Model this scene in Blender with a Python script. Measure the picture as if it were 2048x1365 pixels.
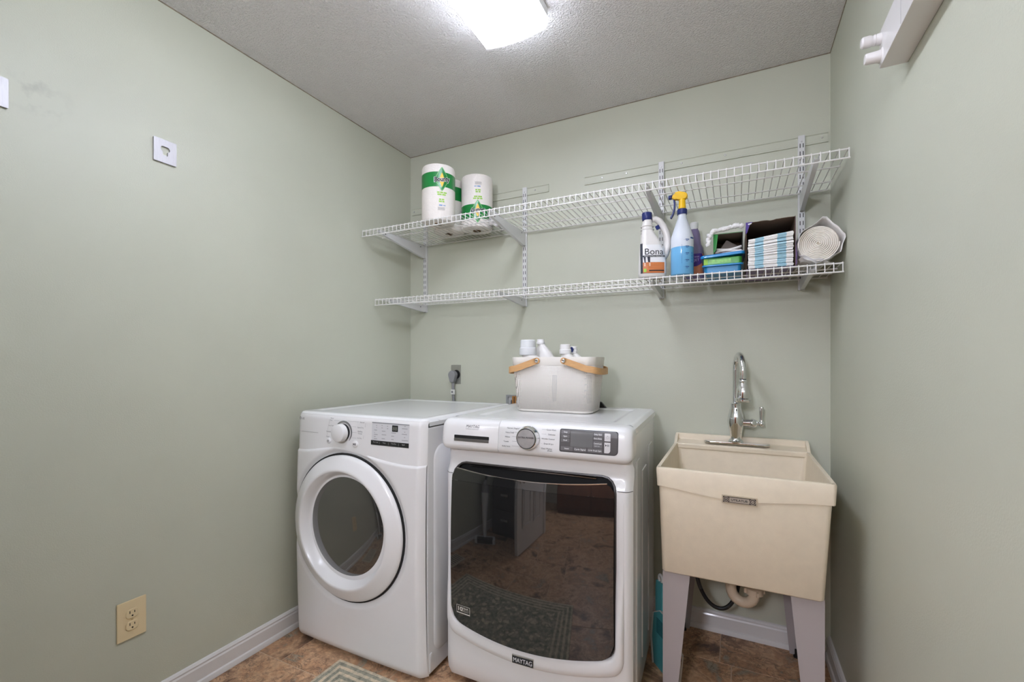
import bpy, bmesh, math, random
from mathutils import Vector
random.seed(7)
PI = math.pi
S = bpy.context.scene
COL = S.collection
for o in list(bpy.data.objects):
    bpy.data.objects.remove(o)

# ------------------------------------------------------------------ camera, world, exposure
YAW = math.atan(446 / 902.0)
cd = bpy.data.cameras.new('camera')
cam = bpy.data.objects.new('camera', cd)
COL.objects.link(cam)
cam.location = (1.779, -2.198, 1.195)
cam.rotation_euler = (PI / 2, 0, YAW)
cd.sensor_fit = 'HORIZONTAL'
cd.sensor_width = 36.0
cd.lens = 902 / 2048 * 36.0
cd.shift_y = 40.5 / 2048
cd.clip_start = 0.02
S.camera = cam
w = bpy.data.worlds.new('world')
S.world = w
w.use_nodes = True
w.node_tree.nodes['Background'].inputs[0].default_value = (0.8, 0.85, 0.9, 1)
w.node_tree.nodes['Background'].inputs[1].default_value = 0.02
S.view_settings.view_transform = 'Standard'
S.view_settings.look = 'None'
S.view_settings.exposure = 0.27
S.view_settings.gamma = 1.0
S.view_settings.use_curve_mapping = False
LENS_POWER = 11.5          # emission of the ceiling light's diffuser
HALL_FILL = 118.0         # emission of the fill lamp added in the hall behind the camera

W = 2.124                 # room width (left wall x=0, right wall x=W)
H = 2.44                  # ceiling
YR = -2.80                # rear wall, behind the camera


# ------------------------------------------------------------------ helpers
def srgb(r, g, b):
    def c(u):
        u /= 255.0
        return u / 12.92 if u <= 0.04045 else ((u + 0.055) / 1.055) ** 2.4
    return (c(r), c(g), c(b), 1.0)


MATS = {}


def mat(name, col, rough=0.5, metal=0.0, ior=1.45, bump=0.0, bscale=200.0, var=0.0, vscale=8.0, coat=0.0,
        emit=None, estr=0.0, alpha=1.0, trans=0.0, aniso=None, spec=0.5):
    if name in MATS:
        return MATS[name]
    m = bpy.data.materials.new(name)
    m.use_nodes = True
    nt = m.node_tree
    b = nt.nodes['Principled BSDF']
    b.inputs['Base Color'].default_value = col
    b.inputs['Roughness'].default_value = rough
    b.inputs['Metallic'].default_value = metal
    b.inputs['IOR'].default_value = ior
    b.inputs['Coat Weight'].default_value = coat
    b.inputs['Coat Roughness'].default_value = 0.08
    b.inputs['Specular IOR Level'].default_value = spec
    b.inputs['Alpha'].default_value = alpha
    b.inputs['Transmission Weight'].default_value = trans
    if emit:
        b.inputs['Emission Color'].default_value = emit
        b.inputs['Emission Strength'].default_value = estr
    tc = nt.nodes.new('ShaderNodeTexCoord')
    if var > 0:
        n = nt.nodes.new('ShaderNodeTexNoise')
        n.inputs['Scale'].default_value = vscale
        n.inputs['Detail'].default_value = 5
        if aniso:
            mp = nt.nodes.new('ShaderNodeMapping')
            mp.inputs['Scale'].default_value = aniso
            nt.links.new(tc.outputs['Object'], mp.inputs['Vector'])
            nt.links.new(mp.outputs['Vector'], n.inputs['Vector'])
        else:
            nt.links.new(tc.outputs['Object'], n.inputs['Vector'])
        mr = nt.nodes.new('ShaderNodeMapRange')
        mr.inputs['From Min'].default_value = 0.3
        mr.inputs['From Max'].default_value = 0.7
        mr.inputs['To Min'].default_value = 1 - var
        mr.inputs['To Max'].default_value = 1 + var
        nt.links.new(n.outputs['Fac'], mr.inputs['Value'])
        mx = nt.nodes.new('ShaderNodeVectorMath')
        mx.operation = 'SCALE'
        mx.inputs[0].default_value = col[:3]
        nt.links.new(mr.outputs['Result'], mx.inputs['Scale'])
        nt.links.new(mx.outputs['Vector'], b.inputs['Base Color'])
    if bump > 0:
        n2 = nt.nodes.new('ShaderNodeTexNoise')
        n2.inputs['Scale'].default_value = bscale
        n2.inputs['Detail'].default_value = 3
        nt.links.new(tc.outputs['Object'], n2.inputs['Vector'])
        bp = nt.nodes.new('ShaderNodeBump')
        bp.inputs['Strength'].default_value = bump
        bp.inputs['Distance'].default_value = 0.004
        nt.links.new(n2.outputs['Fac'], bp.inputs['Height'])
        nt.links.new(bp.outputs['Normal'], b.inputs['Normal'])
    MATS[name] = m
    return m


class MB:
    """collects faces, then links them as one mesh object"""

    def __init__(s):
        s.v, s.f = [], []

    def add(s, vs, fs):
        k = len(s.v)
        s.v += [tuple(p) for p in vs]
        s.f += [tuple(i + k for i in q) for q in fs]
        return s

    def box(s, x0, x1, y0, y1, z0, z1):
        return s.add([(x0, y0, z0), (x1, y0, z0), (x1, y1, z0), (x0, y1, z0), (x0, y0, z1), (x1, y0, z1), (x1, y1, z1), (x0, y1, z1)],
                     [(0, 3, 2, 1), (4, 5, 6, 7), (0, 1, 5, 4), (1, 2, 6, 5), (2, 3, 7, 6), (3, 0, 4, 7)])

    def prism(s, poly, lo, hi, axis='y'):
        def P(a, b, h):
            return {'x': (h, a, b), 'y': (a, h, b), 'z': (a, b, h)}[axis]
        n = len(poly)
        vs = [P(a, b, lo) for a, b in poly] + [P(a, b, hi) for a, b in poly]
        fs = [tuple(range(n)), tuple(range(2 * n - 1, n - 1, -1))]
        fs += [(i, (i + 1) % n, (i + 1) % n + n, i + n) for i in range(n)]
        return s.add(vs, fs)

    def grid(s, fn, nu, nv, cu=False, cv=False):
        vs = [fn(i / nu, j / nv) for j in range(nv + (0 if cv else 1)) for i in range(nu + (0 if cu else 1))]
        ru = nu + (0 if cu else 1)
        rv = nv + (0 if cv else 1)
        fs = []
        for j in range(nv):
            for i in range(nu):
                a, b = i % ru, (i + 1) % ru
                c, d_ = j % rv, (j + 1) % rv
                fs.append((c * ru + a, c * ru + b, d_ * ru + b, d_ * ru + a))
        return s.add(vs, fs)

    def tube(s, path, r, n=8, caps=True, closed=False):
        path = [Vector(p) for p in path]
        m = len(path)
        rs = r if isinstance(r, (list, tuple)) else [r] * m
        vs = []
        prev = None
        for i, p in enumerate(path):
            if closed:
                t = (path[(i + 1) % m] - path[i - 1]).normalized()
            else:
                t = (path[min(i + 1, m - 1)] - path[max(i - 1, 0)]).normalized()
            if prev is None:
                a = Vector((0, 0, 1)) if abs(t.z) < 0.9 else Vector((1, 0, 0))
                u = (a - t * a.dot(t)).normalized()
            else:
                u = (prev - t * prev.dot(t)).normalized()
            prev = u
            q = t.cross(u)
            vs += [p + (u * math.cos(2 * PI * k / n) + q * math.sin(2 * PI * k / n)) * rs[i] for k in range(n)]
        fs = []
        for i in range(m if closed else m - 1):
            a, b = i * n, ((i + 1) % m) * n
            fs += [(a + k, a + (k + 1) % n, b + (k + 1) % n, b + k) for k in range(n)]
        if caps and not closed:
            fs += [tuple(range(n)), tuple(range((m - 1) * n, m * n))]
        return s.add(vs, fs)

    def strip(s, path, w, t, up=(0, 0, 1), closed=False):
        """rectangular section w (along up) x t swept along a path"""
        path = [Vector(p) for p in path]
        up = Vector(up)
        m = len(path)
        vs = []
        for i, p in enumerate(path):
            if closed:
                d = (path[(i + 1) % m] - path[i - 1]).normalized()
            else:
                d = (path[min(i + 1, m - 1)] - path[max(i - 1, 0)]).normalized()
            u = (up - d * up.dot(d)).normalized()
            q = d.cross(u)
            vs += [p + u * w / 2 + q * t / 2, p - u * w / 2 + q * t / 2, p - u * w / 2 - q * t / 2, p + u * w / 2 - q * t / 2]
        fs = []
        for i in range(m if closed else m - 1):
            a, b = i * 4, ((i + 1) % m) * 4
            fs += [(a + k, a + (k + 1) % 4, b + (k + 1) % 4, b + k) for k in range(4)]
        if not closed:
            fs += [(0, 1, 2, 3), tuple(range(4 * m - 1, 4 * m - 5, -1))]
        return s.add(vs, fs)

    def lathe(s, prof, c=(0, 0, 0), axis='z', n=32, a0=0.0, a1=2 * PI):
        """prof: (radius, height along the axis); y axis counts towards -y"""
        full = abs(a1 - a0 - 2 * PI) < 1e-6

        def fn(u, v):
            i = v * (len(prof) - 1)
            r, h = prof[int(round(i))]
            a = a0 + u * (a1 - a0)
            x, y = r * math.cos(a), r * math.sin(a)
            p = {'z': (x, y, h), 'y': (x, -h, y), 'x': (h, x, y)}[axis]
            return (p[0] + c[0], p[1] + c[1], p[2] + c[2])
        return s.grid(fn, n, len(prof) - 1, cu=full)

    def rows(s, fn, left, right, t0, t1, nt=8, ns=6):
        def g(u, v):
            t = t0 + (t1 - t0) * v
            a, b = left(t), right(t)
            return fn(a + (b - a) * u, t)
        return s.grid(g, ns, nt)

    def mesh(s, name, bevel=0, seg=2, smooth=35, weld=True):
        me = bpy.data.meshes.new(name)
        bm = bmesh.new()
        vv = [bm.verts.new(p) for p in s.v]
        for q in s.f:
            try:
                bm.faces.new([vv[i] for i in q])
            except ValueError:
                pass
        if weld:
            bmesh.ops.remove_doubles(bm, verts=bm.verts, dist=1e-6)
        bmesh.ops.recalc_face_normals(bm, faces=bm.faces)
        if bevel > 0:
            es = [e for e in bm.edges if len(e.link_faces) == 2 and e.calc_face_angle(0) > 0.6]
            bmesh.ops.bevel(bm, geom=es, offset=bevel, segments=seg, affect='EDGES', profile=0.5, clamp_overlap=True)
        bm.to_mesh(me)
        bm.free()
        if smooth:
            me.polygons.foreach_set('use_smooth', [True] * len(me.polygons))
            me.set_sharp_from_angle(angle=math.radians(smooth))
        return me

    def build(s, name, m, parent=None, bevel=0, seg=2, smooth=35, label=None, thick=0, kind=None):
        me = s.mesh(name, bevel, seg, smooth)
        return link(name, me, m, parent, bevel > 0, label, thick, kind)


def link(name, me, m, parent=None, wn=False, label=None, thick=0, kind=None):
    o = bpy.data.objects.new(name, me)
    if m and not me.materials:
        me.materials.append(m)
    COL.objects.link(o)
    if parent:
        o.parent = parent
    if thick:
        md = o.modifiers.new('thickness', 'SOLIDIFY')
        md.thickness = thick
        md.offset = 0
    if wn:
        md = o.modifiers.new('normals', 'WEIGHTED_NORMAL')
        md.keep_sharp = True
    if label:
        o['label'] = label
    if kind:
        o['kind'] = kind
    return o


def tag(o, label, cat=None, group=None, kind=None):
    o['label'] = label
    if cat:
        o['category'] = cat
    if group:
        o['group'] = group
    if kind:
        o['kind'] = kind
    return o


def thing(name, label, cat, loc=(0, 0, 0), rz=0.0, group=None):
    o = bpy.data.objects.new(name, None)
    o.empty_display_size = 0.05
    COL.objects.link(o)
    o.location = loc
    o.rotation_euler = (0, 0, rz)
    return tag(o, label, cat, group)


def struct(name, mb, m, label, cat='room', bevel=0, parent=None, smooth=35):
    o = mb.build(name, m, parent, bevel=bevel, smooth=smooth)
    return tag(o, label, cat, kind='structure')


def text_into(mb, body, size, fn, align='LEFT', bold=0.0, shear=0.0, xs=1.0, spacing=1.0, width=None):
    """lettering as mesh faces; fn maps flat (x, y) to 3-D"""
    c = bpy.data.curves.new('lettering', 'FONT')
    c.body = body
    c.size = size
    c.align_x = align
    c.offset = bold * size
    c.shear = shear
    c.space_character = spacing
    c.resolution_u = 3
    c.fill_mode = 'FRONT'
    o = bpy.data.objects.new('lettering', c)
    COL.objects.link(o)
    me = bpy.data.meshes.new_from_object(o)
    bpy.data.objects.remove(o)
    bpy.data.curves.remove(c)
    if width and len(me.vertices):
        x0 = min(v.co.x for v in me.vertices)
        x1 = max(v.co.x for v in me.vertices)
        xs = width / max(1e-6, x1 - x0)
    vs = [fn(v.co.x * xs, v.co.y) for v in me.vertices]
    fs = [tuple(p.vertices) for p in me.polygons]
    bpy.data.meshes.remove(me)
    mb.add(vs, fs)
    return mb


def rrect(x0, x1, y0, y1, r, n=6):
    """rounded rectangle outline, counter-clockwise; r = one radius or four (bl, br, tr, tl)"""
    rs = r if isinstance(r, (tuple, list)) else (r,) * 4
    pts = []
    for (cx, cy, a, q) in ((x0 + rs[0], y0 + rs[0], PI, rs[0]), (x1 - rs[1], y0 + rs[1], 1.5 * PI, rs[1]),
                           (x1 - rs[2], y1 - rs[2], 0, rs[2]), (x0 + rs[3], y1 - rs[3], 0.5 * PI, rs[3])):
        for k in range(n + 1):
            t = a + 0.5 * PI * k / n
            pts.append((cx + q * math.cos(t), cy + q * math.sin(t)))
    return pts


def circle(cx, cy, r, n=24):
    return [(cx + r * math.cos(2 * PI * k / n), cy + r * math.sin(2 * PI * k / n)) for k in range(n)]


def arc(c, r, a0, a1, n, plane='xz', off=0):
    out = []
    for k in range(n + 1):
        a = a0 + (a1 - a0) * k / n
        p, q = r * math.cos(a), r * math.sin(a)
        out.append({'xz': (c[0] + p, c[1], c[2] + q), 'yz': (c[0], c[1] + p, c[2] + q), 'xy': (c[0] + p, c[1] + q, c[2])}[plane])
    return out


def soft(path, k=2):
    # rounds off a polyline by cutting its corners
    p = [Vector(q) for q in path]
    for _ in range(k):
        r = [p[0]]
        for a, b in zip(p, p[1:]):
            r += [a * 0.75 + b * 0.25, a * 0.25 + b * 0.75]
        p = r + [p[-1]]
    return [tuple(q) for q in p]


def sm(a, b, x):
    t = min(1, max(0, (x - a) / (b - a)))
    return t * t * (3 - 2 * t)


# ------------------------------------------------------------------ materials
def wall_material():
    m = mat('sage_wall_paint', srgb(195, 197, 179), rough=0.42, bump=0.12, bscale=260, var=0.02, vscale=3)
    nt = m.node_tree
    b = nt.nodes['Principled BSDF']
    # faint rubbed smudge left on the paint by a past fixture
    g = nt.nodes.new('ShaderNodeNewGeometry')
    v = nt.nodes.new('ShaderNodeVectorMath')
    v.operation = 'DISTANCE'
    v.inputs[1].default_value = (0.0, -1.645, 1.95)
    nt.links.new(g.outputs['Position'], v.inputs[0])
    n = nt.nodes.new('ShaderNodeTexNoise')
    n.inputs['Scale'].default_value = 22
    n.inputs['Detail'].default_value = 5
    nt.links.new(g.outputs['Position'], n.inputs['Vector'])
    a = nt.nodes.new('ShaderNodeMapRange')
    a.inputs['From Min'].default_value = 0.085
    a.inputs['From Max'].default_value = 0.03
    nt.links.new(v.outputs['Value'], a.inputs['Value'])
    c = nt.nodes.new('ShaderNodeMapRange')
    c.inputs['From Min'].default_value = 0.5
    c.inputs['From Max'].default_value = 0.68
    nt.links.new(n.outputs['Fac'], c.inputs['Value'])
    mu = nt.nodes.new('ShaderNodeMath')
    mu.operation = 'MULTIPLY'
    nt.links.new(a.outputs['Result'], mu.inputs[0])
    nt.links.new(c.outputs['Result'], mu.inputs[1])
    mu2 = nt.nodes.new('ShaderNodeMath')
    mu2.operation = 'MULTIPLY'
    mu2.inputs[1].default_value = 0.35
    nt.links.new(mu.outputs[0], mu2.inputs[0])
    src = b.inputs['Base Color'].links[0].from_socket
    mx = nt.nodes.new('ShaderNodeMix')
    mx.data_type = 'RGBA'
    nt.links.new(mu2.outputs[0], mx.inputs['Factor'])
    nt.links.new(src, mx.inputs['A'])
    mx.inputs['B'].default_value = srgb(140, 141, 130)
    nt.links.new(mx.outputs['Result'], b.inputs['Base Color'])
    return m


def popcorn_material():
    m = mat('popcorn_ceiling', srgb(243, 240, 236), rough=0.9, spec=0.2)
    nt = m.node_tree
    b = nt.nodes['Principled BSDF']
    tc = nt.nodes.new('ShaderNodeTexCoord')
    n = nt.nodes.new('ShaderNodeTexNoise')
    n.inputs['Scale'].default_value = 125
    n.inputs['Detail'].default_value = 3
    n.inputs['Roughness'].default_value = 0.6
    nt.links.new(tc.outputs['Object'], n.inputs['Vector'])
    r = nt.nodes.new('ShaderNodeMapRange')
    r.inputs['From Min'].default_value = 0.42
    r.inputs['From Max'].default_value = 0.72
    nt.links.new(n.outputs['Fac'], r.inputs['Value'])
    bp = nt.nodes.new('ShaderNodeBump')
    bp.inputs['Strength'].default_value = 1.0
    bp.inputs['Distance'].default_value = 0.0055
    nt.links.new(r.outputs['Result'], bp.inputs['Height'])
    nt.links.new(bp.outputs['Normal'], b.inputs['Normal'])
    return m


def tile_material():
    m = mat('slate_vinyl_tile', (0.3, 0.2, 0.13, 1), rough=0.45)
    nt = m.node_tree
    b = nt.nodes['Principled BSDF']
    oi = nt.nodes.new('ShaderNodeObjectInfo')
    g = nt.nodes.new('ShaderNodeNewGeometry')
    sc = nt.nodes.new('ShaderNodeVectorMath')
    sc.operation = 'MULTIPLY_ADD'
    cx = nt.nodes.new('ShaderNodeCombineXYZ')
    for k in range(3):
        nt.links.new(oi.outputs['Random'], cx.inputs[k])
    nt.links.new(cx.outputs[0], sc.inputs[0])
    sc.inputs[1].default_value = (7, 13, 19)
    nt.links.new(g.outputs['Position'], sc.inputs[2])

    def noise(scale, det, rough=0.6, dist=0.0):
        n = nt.nodes.new('ShaderNodeTexNoise')
        n.inputs['Scale'].default_value = scale
        n.inputs['Detail'].default_value = det
        n.inputs['Roughness'].default_value = rough
        n.inputs['Distortion'].default_value = dist
        nt.links.new(sc.outputs['Vector'], n.inputs['Vector'])
        return n
    n1 = noise(6, 6, 0.65, 0.6)
    cr = nt.nodes.new('ShaderNodeValToRGB')
    e = cr.color_ramp.elements
    e[0].position, e[0].color = 0.33, srgb(108, 84, 68)
    e[1].position, e[1].color = 0.66, srgb(158, 148, 128)
    for p, c in ((0.42, srgb(158, 122, 94)), (0.49, srgb(204, 166, 130)), (0.54, srgb(192, 150, 114)), (0.59, srgb(176, 136, 104))):
        q = cr.color_ramp.elements.new(p)
        q.color = c
    nt.links.new(n1.outputs['Fac'], cr.inputs['Fac'])
    n2 = noise(17, 8, 0.7, 1.2)
    # veins: thin dark cracks where the noise crosses its middle
    ab = nt.nodes.new('ShaderNodeMath')
    ab.operation = 'SUBTRACT'
    ab.inputs[1].default_value = 0.5
    nt.links.new(n2.outputs['Fac'], ab.inputs[0])
    ab2 = nt.nodes.new('ShaderNodeMath')
    ab2.operation = 'ABSOLUTE'
    nt.links.new(ab.outputs[0], ab2.inputs[0])
    vr = nt.nodes.new('ShaderNodeMapRange')
    vr.inputs['From Min'].default_value = 0.0
    vr.inputs['From Max'].default_value = 0.03
    vr.inputs['To Min'].default_value = 0.75
    vr.inputs['To Max'].default_value = 0.0
    nt.links.new(ab2.outputs[0], vr.inputs['Value'])
    n3 = noise(4, 3)
    gate = nt.nodes.new('ShaderNodeMapRange')
    gate.inputs['From Min'].default_value = 0.42
    gate.inputs['From Max'].default_value = 0.54
    nt.links.new(n3.outputs['Fac'], gate.inputs['Value'])
    mu = nt.nodes.new('ShaderNodeMath')
    mu.operation = 'MULTIPLY'
    nt.links.new(vr.outputs['Result'], mu.inputs[0])
    nt.links.new(gate.outputs['Result'], mu.inputs[1])
    mx = nt.nodes.new('ShaderNodeMix')
    mx.data_type = 'RGBA'
    nt.links.new(mu.outputs[0], mx.inputs['Factor'])
    nt.links.new(cr.outputs['Color'], mx.inputs['A'])
    mx.inputs['B'].default_value = srgb(70, 52, 42)
    n4 = noise(70, 4)
    fr = nt.nodes.new('ShaderNodeMapRange')
    fr.inputs['From Min'].default_value = 0.3
    fr.inputs['From Max'].default_value = 0.7
    fr.inputs['To Min'].default_value = 0.78
    fr.inputs['To Max'].default_value = 1.15
    nt.links.new(n4.outputs['Fac'], fr.inputs['Value'])
    v = nt.nodes.new('ShaderNodeVectorMath')
    v.operation = 'SCALE'
    nt.links.new(mx.outputs['Result'], v.inputs[0])
    nt.links.new(fr.outputs['Result'], v.inputs['Scale'])
    nt.links.new(v.outputs['Vector'], b.inputs['Base Color'])
    bp = nt.nodes.new('ShaderNodeBump')
    bp.inputs['Strength'].default_value = 0.3
    bp.inputs['Distance'].default_value = 0.002
    nt.links.new(n2.outputs['Fac'], bp.inputs['Height'])
    nt.links.new(bp.outputs['Normal'], b.inputs['Normal'])
    return m


M_WALL = wall_material()
M_CEIL = popcorn_material()
M_TILE = tile_material()
M_GROUT = mat('grout', srgb(196, 172, 146), rough=0.8)
M_TRIM = mat('trim_white', srgb(222, 219, 216), rough=0.35, coat=0.2)
M_ENAMEL = mat('white_enamel', srgb(226, 226, 225), rough=0.22, coat=0.4)
M_ENAMEL2 = mat('white_plastic', srgb(224, 223, 221), rough=0.28, coat=0.25)
M_GREYPL = mat('grey_plastic', srgb(150, 151, 150), rough=0.4)
M_GAP = mat('dark_gap', srgb(22, 22, 22), rough=0.6)
M_GLASS = mat('dark_door_glass', (0.012, 0.012, 0.012, 1), rough=0.03, ior=1.95)
M_GLASS2 = mat('smoked_door_glass', (0.045, 0.043, 0.038, 1), rough=0.05, ior=2.2)
M_CHROME = mat('chrome', (0.78, 0.79, 0.8, 1), rough=0.07, metal=1.0)
M_STEEL = mat('brushed_steel', (0.62, 0.61, 0.6, 1), rough=0.3, metal=1.0, var=0.12, vscale=60, aniso=(1, 1, 18))
M_INK = mat('dark_ink', srgb(40, 40, 42), rough=0.6)
M_INKG = mat('grey_ink', srgb(120, 120, 122), rough=0.6)
M_WHITEINK = mat('white_ink', srgb(235, 235, 235), rough=0.5)
M_WIRE = mat('white_coated_wire', srgb(226, 224, 219), rough=0.35, coat=0.2)
M_BRACKET = mat('white_bracket_steel', srgb(214, 214, 212), rough=0.35)
M_BLACK = mat('black_rubber', srgb(20, 20, 20), rough=0.45)
M_TUB = mat('bone_tub_plastic', srgb(226, 213, 189), rough=0.45, bump=0.1, bscale=400, var=0.03, vscale=30)
M_LEG = mat('grey_leg_steel', srgb(168, 160, 158), rough=0.45)
M_ALMOND = mat('almond_plastic', srgb(228, 208, 166), rough=0.35)
M_WOOD = mat('pale_bent_wood', srgb(206, 160, 108), rough=0.5, var=0.08, vscale=40, aniso=(1, 1, 6))

# ------------------------------------------------------------------ structure
T = 0.1
wl = struct('wall_left', MB().box(-T, 0, YR, T, -0.02, H), M_WALL, 'sage green painted side wall with outlet and metal plates', 'wall')
wb = struct('wall_back', MB().box(0, W, 0, T, -0.02, H), M_WALL, 'sage green painted wall behind the washer and dryer', 'wall')
wr = struct('wall_right', MB().box(W, W + T, YR, T, -0.02, H), M_WALL, 'sage green painted wall beside the utility sink', 'wall')
DX0, DX1, DH = 0.76, 1.98, 2.36  # opening made tall and wide so the added hall light reaches the room
struct('wall_rear', MB().box(0, DX0, YR - T, YR, -0.02, H).box(DX1, W, YR - T, YR, -0.02, H).box(DX0, DX1, YR - T, YR, DH, H), M_WALL,
       'sage green wall with the doorway, mirrored in the washer door', 'wall')
struct('ceiling', MB().box(-T, W + T, YR - T, T, H, H + 0.06), M_CEIL, 'pale grey popcorn textured ceiling', 'ceiling')
fl = struct('floor', MB().box(-T, W + T, -4.7, T, -0.06, -0.0015), M_GROUT, 'brown slate look tile floor', 'floor')

# tiles in a random ashlar of 18 and 12 inch pieces, each its own piece with a narrow joint
ROWS = [(-0.232, 0.0), (-0.537, -0.232), (-0.994, -0.537), (-1.299, -0.994), (-1.756, -1.299), (-2.061, -1.756), (-2.518, -2.061),
        (-2.823, -2.518), (-3.28, -2.823), (-3.585, -3.28), (-4.042, -3.585), (-4.6, -4.042)]
OFFS = [0.2, 0.242, 0.155, 0.42, 0.3, 0.1, 0.38, 0.22, 0.05, 0.33, 0.12, 0.27]
tile_meshes = {}
for ri, (ya, yb) in enumerate(ROWS):
    x = 0.0
    nx = OFFS[ri]
    k = ri
    while x < W - 0.01:
        nx = min(nx, W)
        ws, ds = round(nx - x, 3), round(yb - ya, 3)
        if (ws, ds) not in tile_meshes:
            me = MB().box(-ws / 2 + 0.0018, ws / 2 - 0.0018, -ds / 2 + 0.0018, ds / 2 - 0.0018, -0.004, 0).mesh('tile', bevel=0.0008, seg=1)
            me.materials.append(M_TILE)
            tile_meshes[(ws, ds)] = me
        t = link('tile', tile_meshes[(ws, ds)], None, fl)
        t.location = ((x + nx) / 2, (ya + yb) / 2, 0)
        x = nx
        nx = x + (0.457 if k % 2 == 0 else 0.305)
        k += 1

# baseboards: moulded profile swept along each wall
BP = [(0, 0), (0.022, 0), (0.022, 0.008), (0.018, 0.018), (0.013, 0.022), (0.013, 0.066), (0.010, 0.072), (0.011, 0.078), (0.006, 0.085), (0, 0.087)]


def base_x(name, xw, sgn, y0, y1, label):
    struct(name, MB().prism([(xw + sgn * a, b) for a, b in BP], y0, y1, 'y'), M_TRIM, label, 'baseboard', smooth=25)


def base_y(name, yw, sgn, x0, x1, label):
    struct(name, MB().prism([(yw + sgn * a, b) for a, b in BP], x0, x1, 'x'), M_TRIM, label, 'baseboard', smooth=25)


base_x('baseboard_left', 0, 1, YR, 0, 'white moulded baseboard along the outlet wall')
base_x('baseboard_right', W, -1, YR, 0, 'white moulded baseboard on the wall beside the sink')
base_y('baseboard_back', 0, -1, 0.022, W - 0.022, 'white moulded baseboard behind the sink legs')
mbr = MB().prism([(YR + a, b) for a, b in BP], 0.022, DX0 - 0.07, 'x').prism([(YR + a, b) for a, b in BP], DX1 + 0.07, W - 0.022, 'x')
struct('baseboard_rear', mbr, M_TRIM, 'white baseboard on the doorway wall', 'baseboard')
# hairline crack of old caulk where the ceiling meets the walls
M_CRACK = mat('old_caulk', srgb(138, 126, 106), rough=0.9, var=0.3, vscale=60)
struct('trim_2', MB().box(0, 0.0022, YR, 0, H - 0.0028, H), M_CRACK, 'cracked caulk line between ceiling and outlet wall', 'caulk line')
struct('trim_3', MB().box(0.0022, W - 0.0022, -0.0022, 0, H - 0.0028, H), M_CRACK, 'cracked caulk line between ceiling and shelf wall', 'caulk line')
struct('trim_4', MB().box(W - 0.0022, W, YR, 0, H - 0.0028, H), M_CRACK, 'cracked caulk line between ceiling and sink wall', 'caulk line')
# door casing and the hall beyond the doorway (seen only mirrored in the appliance doors)
tr = MB()
tr.box(DX0 - 0.065, DX0, YR, YR + 0.018, 0, DH + 0.065).box(DX1, DX1 + 0.065, YR, YR + 0.018, 0, DH + 0.065).box(DX0, DX1, YR, YR + 0.018, DH, DH + 0.065)
tr.box(DX0, DX0 + 0.015, YR - T, YR, 0, DH).box(DX1 - 0.015, DX1, YR - T, YR, 0, DH).box(DX0, DX1, YR - T, YR, DH - 0.015, DH)
struct('trim_1', tr, M_TRIM, 'white casing around the doorway', 'door casing', bevel=0.002)
M_HALL = mat('hall_wall_paint', srgb(190, 186, 176), rough=0.6)
hb = MB().box(0, W, -4.75, -4.65, -0.02, H).box(-0.1, 0, -4.75, YR - T, -0.02, H).box(W, W + 0.1, -4.75, YR - T, -0.02, H).box(-0.1, W + 0.1, -4.75, YR - T, H, H + 0.06)
struct('wall_hall', hb, M_HALL, 'plain walls of the hall beyond the doorway', 'wall')

# open door, hinged at the left jamb and swung into the room
d1 = bpy.data.objects.new('door_1', None)
COL.objects.link(d1)
d1.location = (DX0 - 0.03, YR + 0.03, 0)
d1.rotation_euler = (0, 0, math.radians(98))
tag(d1, 'white panelled door standing open, mirrored in the washer door', 'door', kind='structure')
MB().box(0, 0.76, -0.035, 0, 0.012, 2.03).build('door_slab', M_TRIM, d1, bevel=0.002)
for (a, b, c, e) in ((0.11, 0.34, 0.22, 0.92), (0.42, 0.65, 0.22, 0.92), (0.11, 0.34, 1.06, 1.62), (0.42, 0.65, 1.06, 1.62), (0.11, 0.34, 1.74, 1.92), (0.42, 0.65, 1.74, 1.92)):
    for (yy, ww) in ((0.0, 0.007), (-0.035, -0.007)):
        p = MB()
        r = 0.022
        for (x0, x1, z0, z1) in ((a, b, c, c + r), (a, b, e - r, e), (a, a + r, c + r, e - r), (b - r, b, c + r, e - r)):
            p.box(x0, x1, min(yy, yy + ww), max(yy, yy + ww), z0, z1)
        p.box(a + 0.05, b - 0.05, min(yy, yy + ww * 0.8), max(yy, yy + ww * 0.8), c + 0.05, e - 0.05)
        p.build('door_panel', M_TRIM, d1, bevel=0.003, seg=1)
kn = MB()
for s_ in (1, -1):
    y0 = 0.0 if s_ > 0 else -0.035
    kn.add(*(lambda q: (q.v, q.f))(MB().lathe([(0.0, 0.055), (0.02, 0.052), (0.027, 0.04), (0.02, 0.028), (0.01, 0.022), (0.01, 0.006), (0.03, 0.005), (0.03, 0)], (0.70, 0, 0.98), 'y', 20)) if s_ < 0 else
           (lambda q: ([(x, -y - 0.0, z) for x, y, z in q.v], q.f))(MB().lathe([(0.0, 0.055), (0.02, 0.052), (0.027, 0.04), (0.02, 0.028), (0.01, 0.022), (0.01, 0.006), (0.03, 0.005), (0.03, 0)], (0.70, 0, 0.98), 'y', 20)))
kn.v = [(x, y - 0.035, z) if y < 0 else (x, y, z) for x, y, z in kn.v]
kn.build('door_knob', M_STEEL, d1)

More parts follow.
